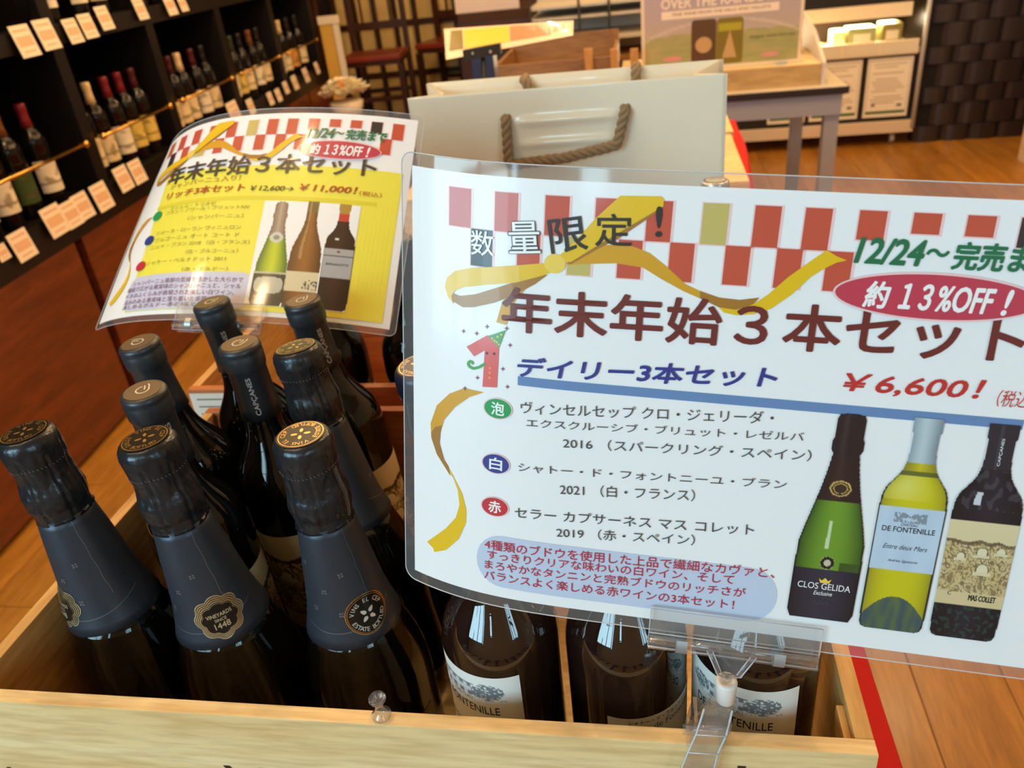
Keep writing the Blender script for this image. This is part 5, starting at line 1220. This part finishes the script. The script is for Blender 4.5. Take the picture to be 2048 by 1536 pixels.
# ---- chairs, panes, scroll and flower basket
m_ch2 = wood('chair_wood', rgb(52, 26, 14), rgb(76, 38, 20), stretch=(4, 4, 1), scale=3, rough=.4); m_seat = mat('chair_seat_red', rgb(136, 50, 30), .4, coat=.3)
def chair(x, y, rz, label, sz=.72):
    c = thing('bar_chair', (x, y, 0), label, 'chair', 'tall wooden chairs at the far end', (0, 0, rz))
    s = .19
    for (a_, b_) in ((-s, -s), (s, -s)): MB().box(a_-.018, a_+.018, b_-.018, b_+.018, 0, sz-.031).build('leg', m_ch2, c, False)
    for (a_, b_) in ((-s, s), (s, s)): MB().box(a_-.018, a_+.018, b_-.018, b_+.018, 0, sz+.48).build('leg', m_ch2, c, False)
    MB().box(-s-.01, s+.01, -s-.025, s-.02, sz, sz+.035, bev=.01).build('seat', m_seat, c, False)
    MB().box(-s-.0, s+.0, -s-.01, s-.02, sz-.03, sz-.0005).build('seat_frame', m_ch2, c, False)
    for z_ in (.18, .38): 
        MB().box(-s+.0185, s-.0185, -s-.01, -s+.01, z_, z_+.03).build('stretcher', m_ch2, c, False); MB().box(-s+.0185, s-.0185, s-.01, s+.01, z_, z_+.03).build('stretcher', m_ch2, c, False)
    for xx in (-s, s): MB().box(xx-.01, xx+.01, -s+.0185, s-.0185, .28, .31).build('stretcher', m_ch2, c, False)
    for z_ in (sz+.16, sz+.40): MB().box(-s+.0185, s-.0185, s-.01, s+.01, z_, z_+.05).build('back_rail', m_ch2, c, False)
    for k_ in (-.1, 0, .1): MB().box(k_-.008, k_+.008, s-.005, s+.005, sz+.211, sz+.3995).build('back_spindle', m_ch2, c, False)
    return c
q = at(727, 118, Z=.66); chair(q[0]+.03, q[1]+.20, .10, 'tall dark wooden chair with red-brown seat, nearer of the two beside the wall shelf', .64)
q = at(810, 75, Z=.66); chair(-1.38, 6.12, -.20, 'tall dark wooden chair with red-brown seat, farther one next to the dark counter', .64)
m_pane = mat('cream_screen', rgb(226, 196, 126), .7); m_mun = mat('screen_frame_brown', rgb(60, 32, 16), .5)
sc2 = thing('paned_screen', (-1.9, 6.5, 0), 'brown framed screen with rows of cream panes behind the chairs', 'screen')
X0, X1 = -2.35, -1.25
zs = [.05, .42, .78, 1.12, 1.30]; xs = [X0+(X1-X0)*i/7 for i in range(8)]
for i in range(8): MB().box(xs[i]-.018, xs[i]+.018, 6.45, 6.50, .001, 1.35).build('upright', m_mun, sc2)
for z_ in zs:
    for i in range(7): MB().box(xs[i]+.0185, xs[i+1]-.0185, 6.455, 6.495, z_-.02, z_+.02).build('crossbar', m_mun, sc2)
for a_, b_ in zip(zs[:-1], zs[1:]):
    for i in range(7): MB().box(xs[i]+.019, xs[i+1]-.019, 6.47, 6.478, a_+.0205, b_-.0205).build('pane', m_pane, sc2)
# post and hanging scroll at the shelf end
e0 = at(650, 60, Y=5.25); po2 = MB().box(-2.16, -2.08, 5.36, 5.42, 0, 2.69).build('wooden_post', m_ch2); place_origin(po2, (-2.12, 5.39, 0)); setp(po2, 'dark brown wooden post at the far end of the wall shelf', 'post')
s0_, s1_ = at(645, 50, Y=5.0), at(690, 178, Y=5.0)
scr = thing('yellow_banner', ((s0_[0]+s1_[0])/2, 5.0, s1_[2]), 'narrow yellow and cream banner hanging at the end of the wall shelf', 'banner')
xa, xb = s0_[0]-.02, s0_[0]+.10
MB().box(xa-.005, xb+.005, 4.995, 5.01, .93, .975).build('header', m_card, scr); MB().box(xa, xb-.045, 5.0, 5.004, s1_[2]-.06, .9295).build('cloth_strip', mat('banner_yellow', rgb(222, 176, 74), .6), scr); MB().box(xb-.040, xb, 5.0, 5.004, s1_[2]-.02, .9295).build('cloth_strip', m_card, scr)
MB().tube([(xa+.05, 5.006, .9755), (xa+.05, 5.006, 1.5)], .003, 6).build('cord', m_can, scr)
fb = at(695, 222, Y=4.55); 
stn = thing('flower_stand', (fb[0], 4.56, 0), 'dark plinth under the paper flowers at the end of the wall shelf', 'stand'); MB().box(fb[0]-.09, fb[0]+.09, 4.47, 4.65, .001, fb[2]-.03, bev=.003).build('plinth', m_ch2, stn)
fl2 = thing('paper_flower_bunch', (fb[0], 4.56, fb[2]-.0298), 'cream paper flowers with orange heart, in a low pot beyond the wall shelf', 'flowers')
fl2.scale = (1.5, 1.5, 1.5)
MB().lathe([(0, .05), (.05, .065), (.055, .06)], 16).build('pot', m_card, fl2, False)
m_pet = mat('petal_cream', rgb(248, 238, 210), .6)
for i in range(26):
    t = i*2.4; r_ = .075*math.sqrt((i+.5)/26); c_ = (r_*cos(t), r_*sin(t), .085+.05*(1-(r_/.08)**2))
    mb = MB(); vs = [(c_[0], c_[1], c_[2]-.02)]+[(c_[0]+.028*cos(k*pi/4)*(1+.3*(k % 2)), c_[1]+.028*sin(k*pi/4)*(1+.3*(k % 2)), c_[2]+.006*(k % 2)) for k in range(8)]
    mb.add(vs, [(0, k+1, (k+1) % 8+1) for k in range(8)]); mb.build('petal', m_pet, fl2, False)
MB().sphere((0, -.03, .118), .018, 10).build('flower_heart', mat('heart_orange', rgb(230, 130, 60), .6), fl2, False)
bpy.context.view_layer.update()
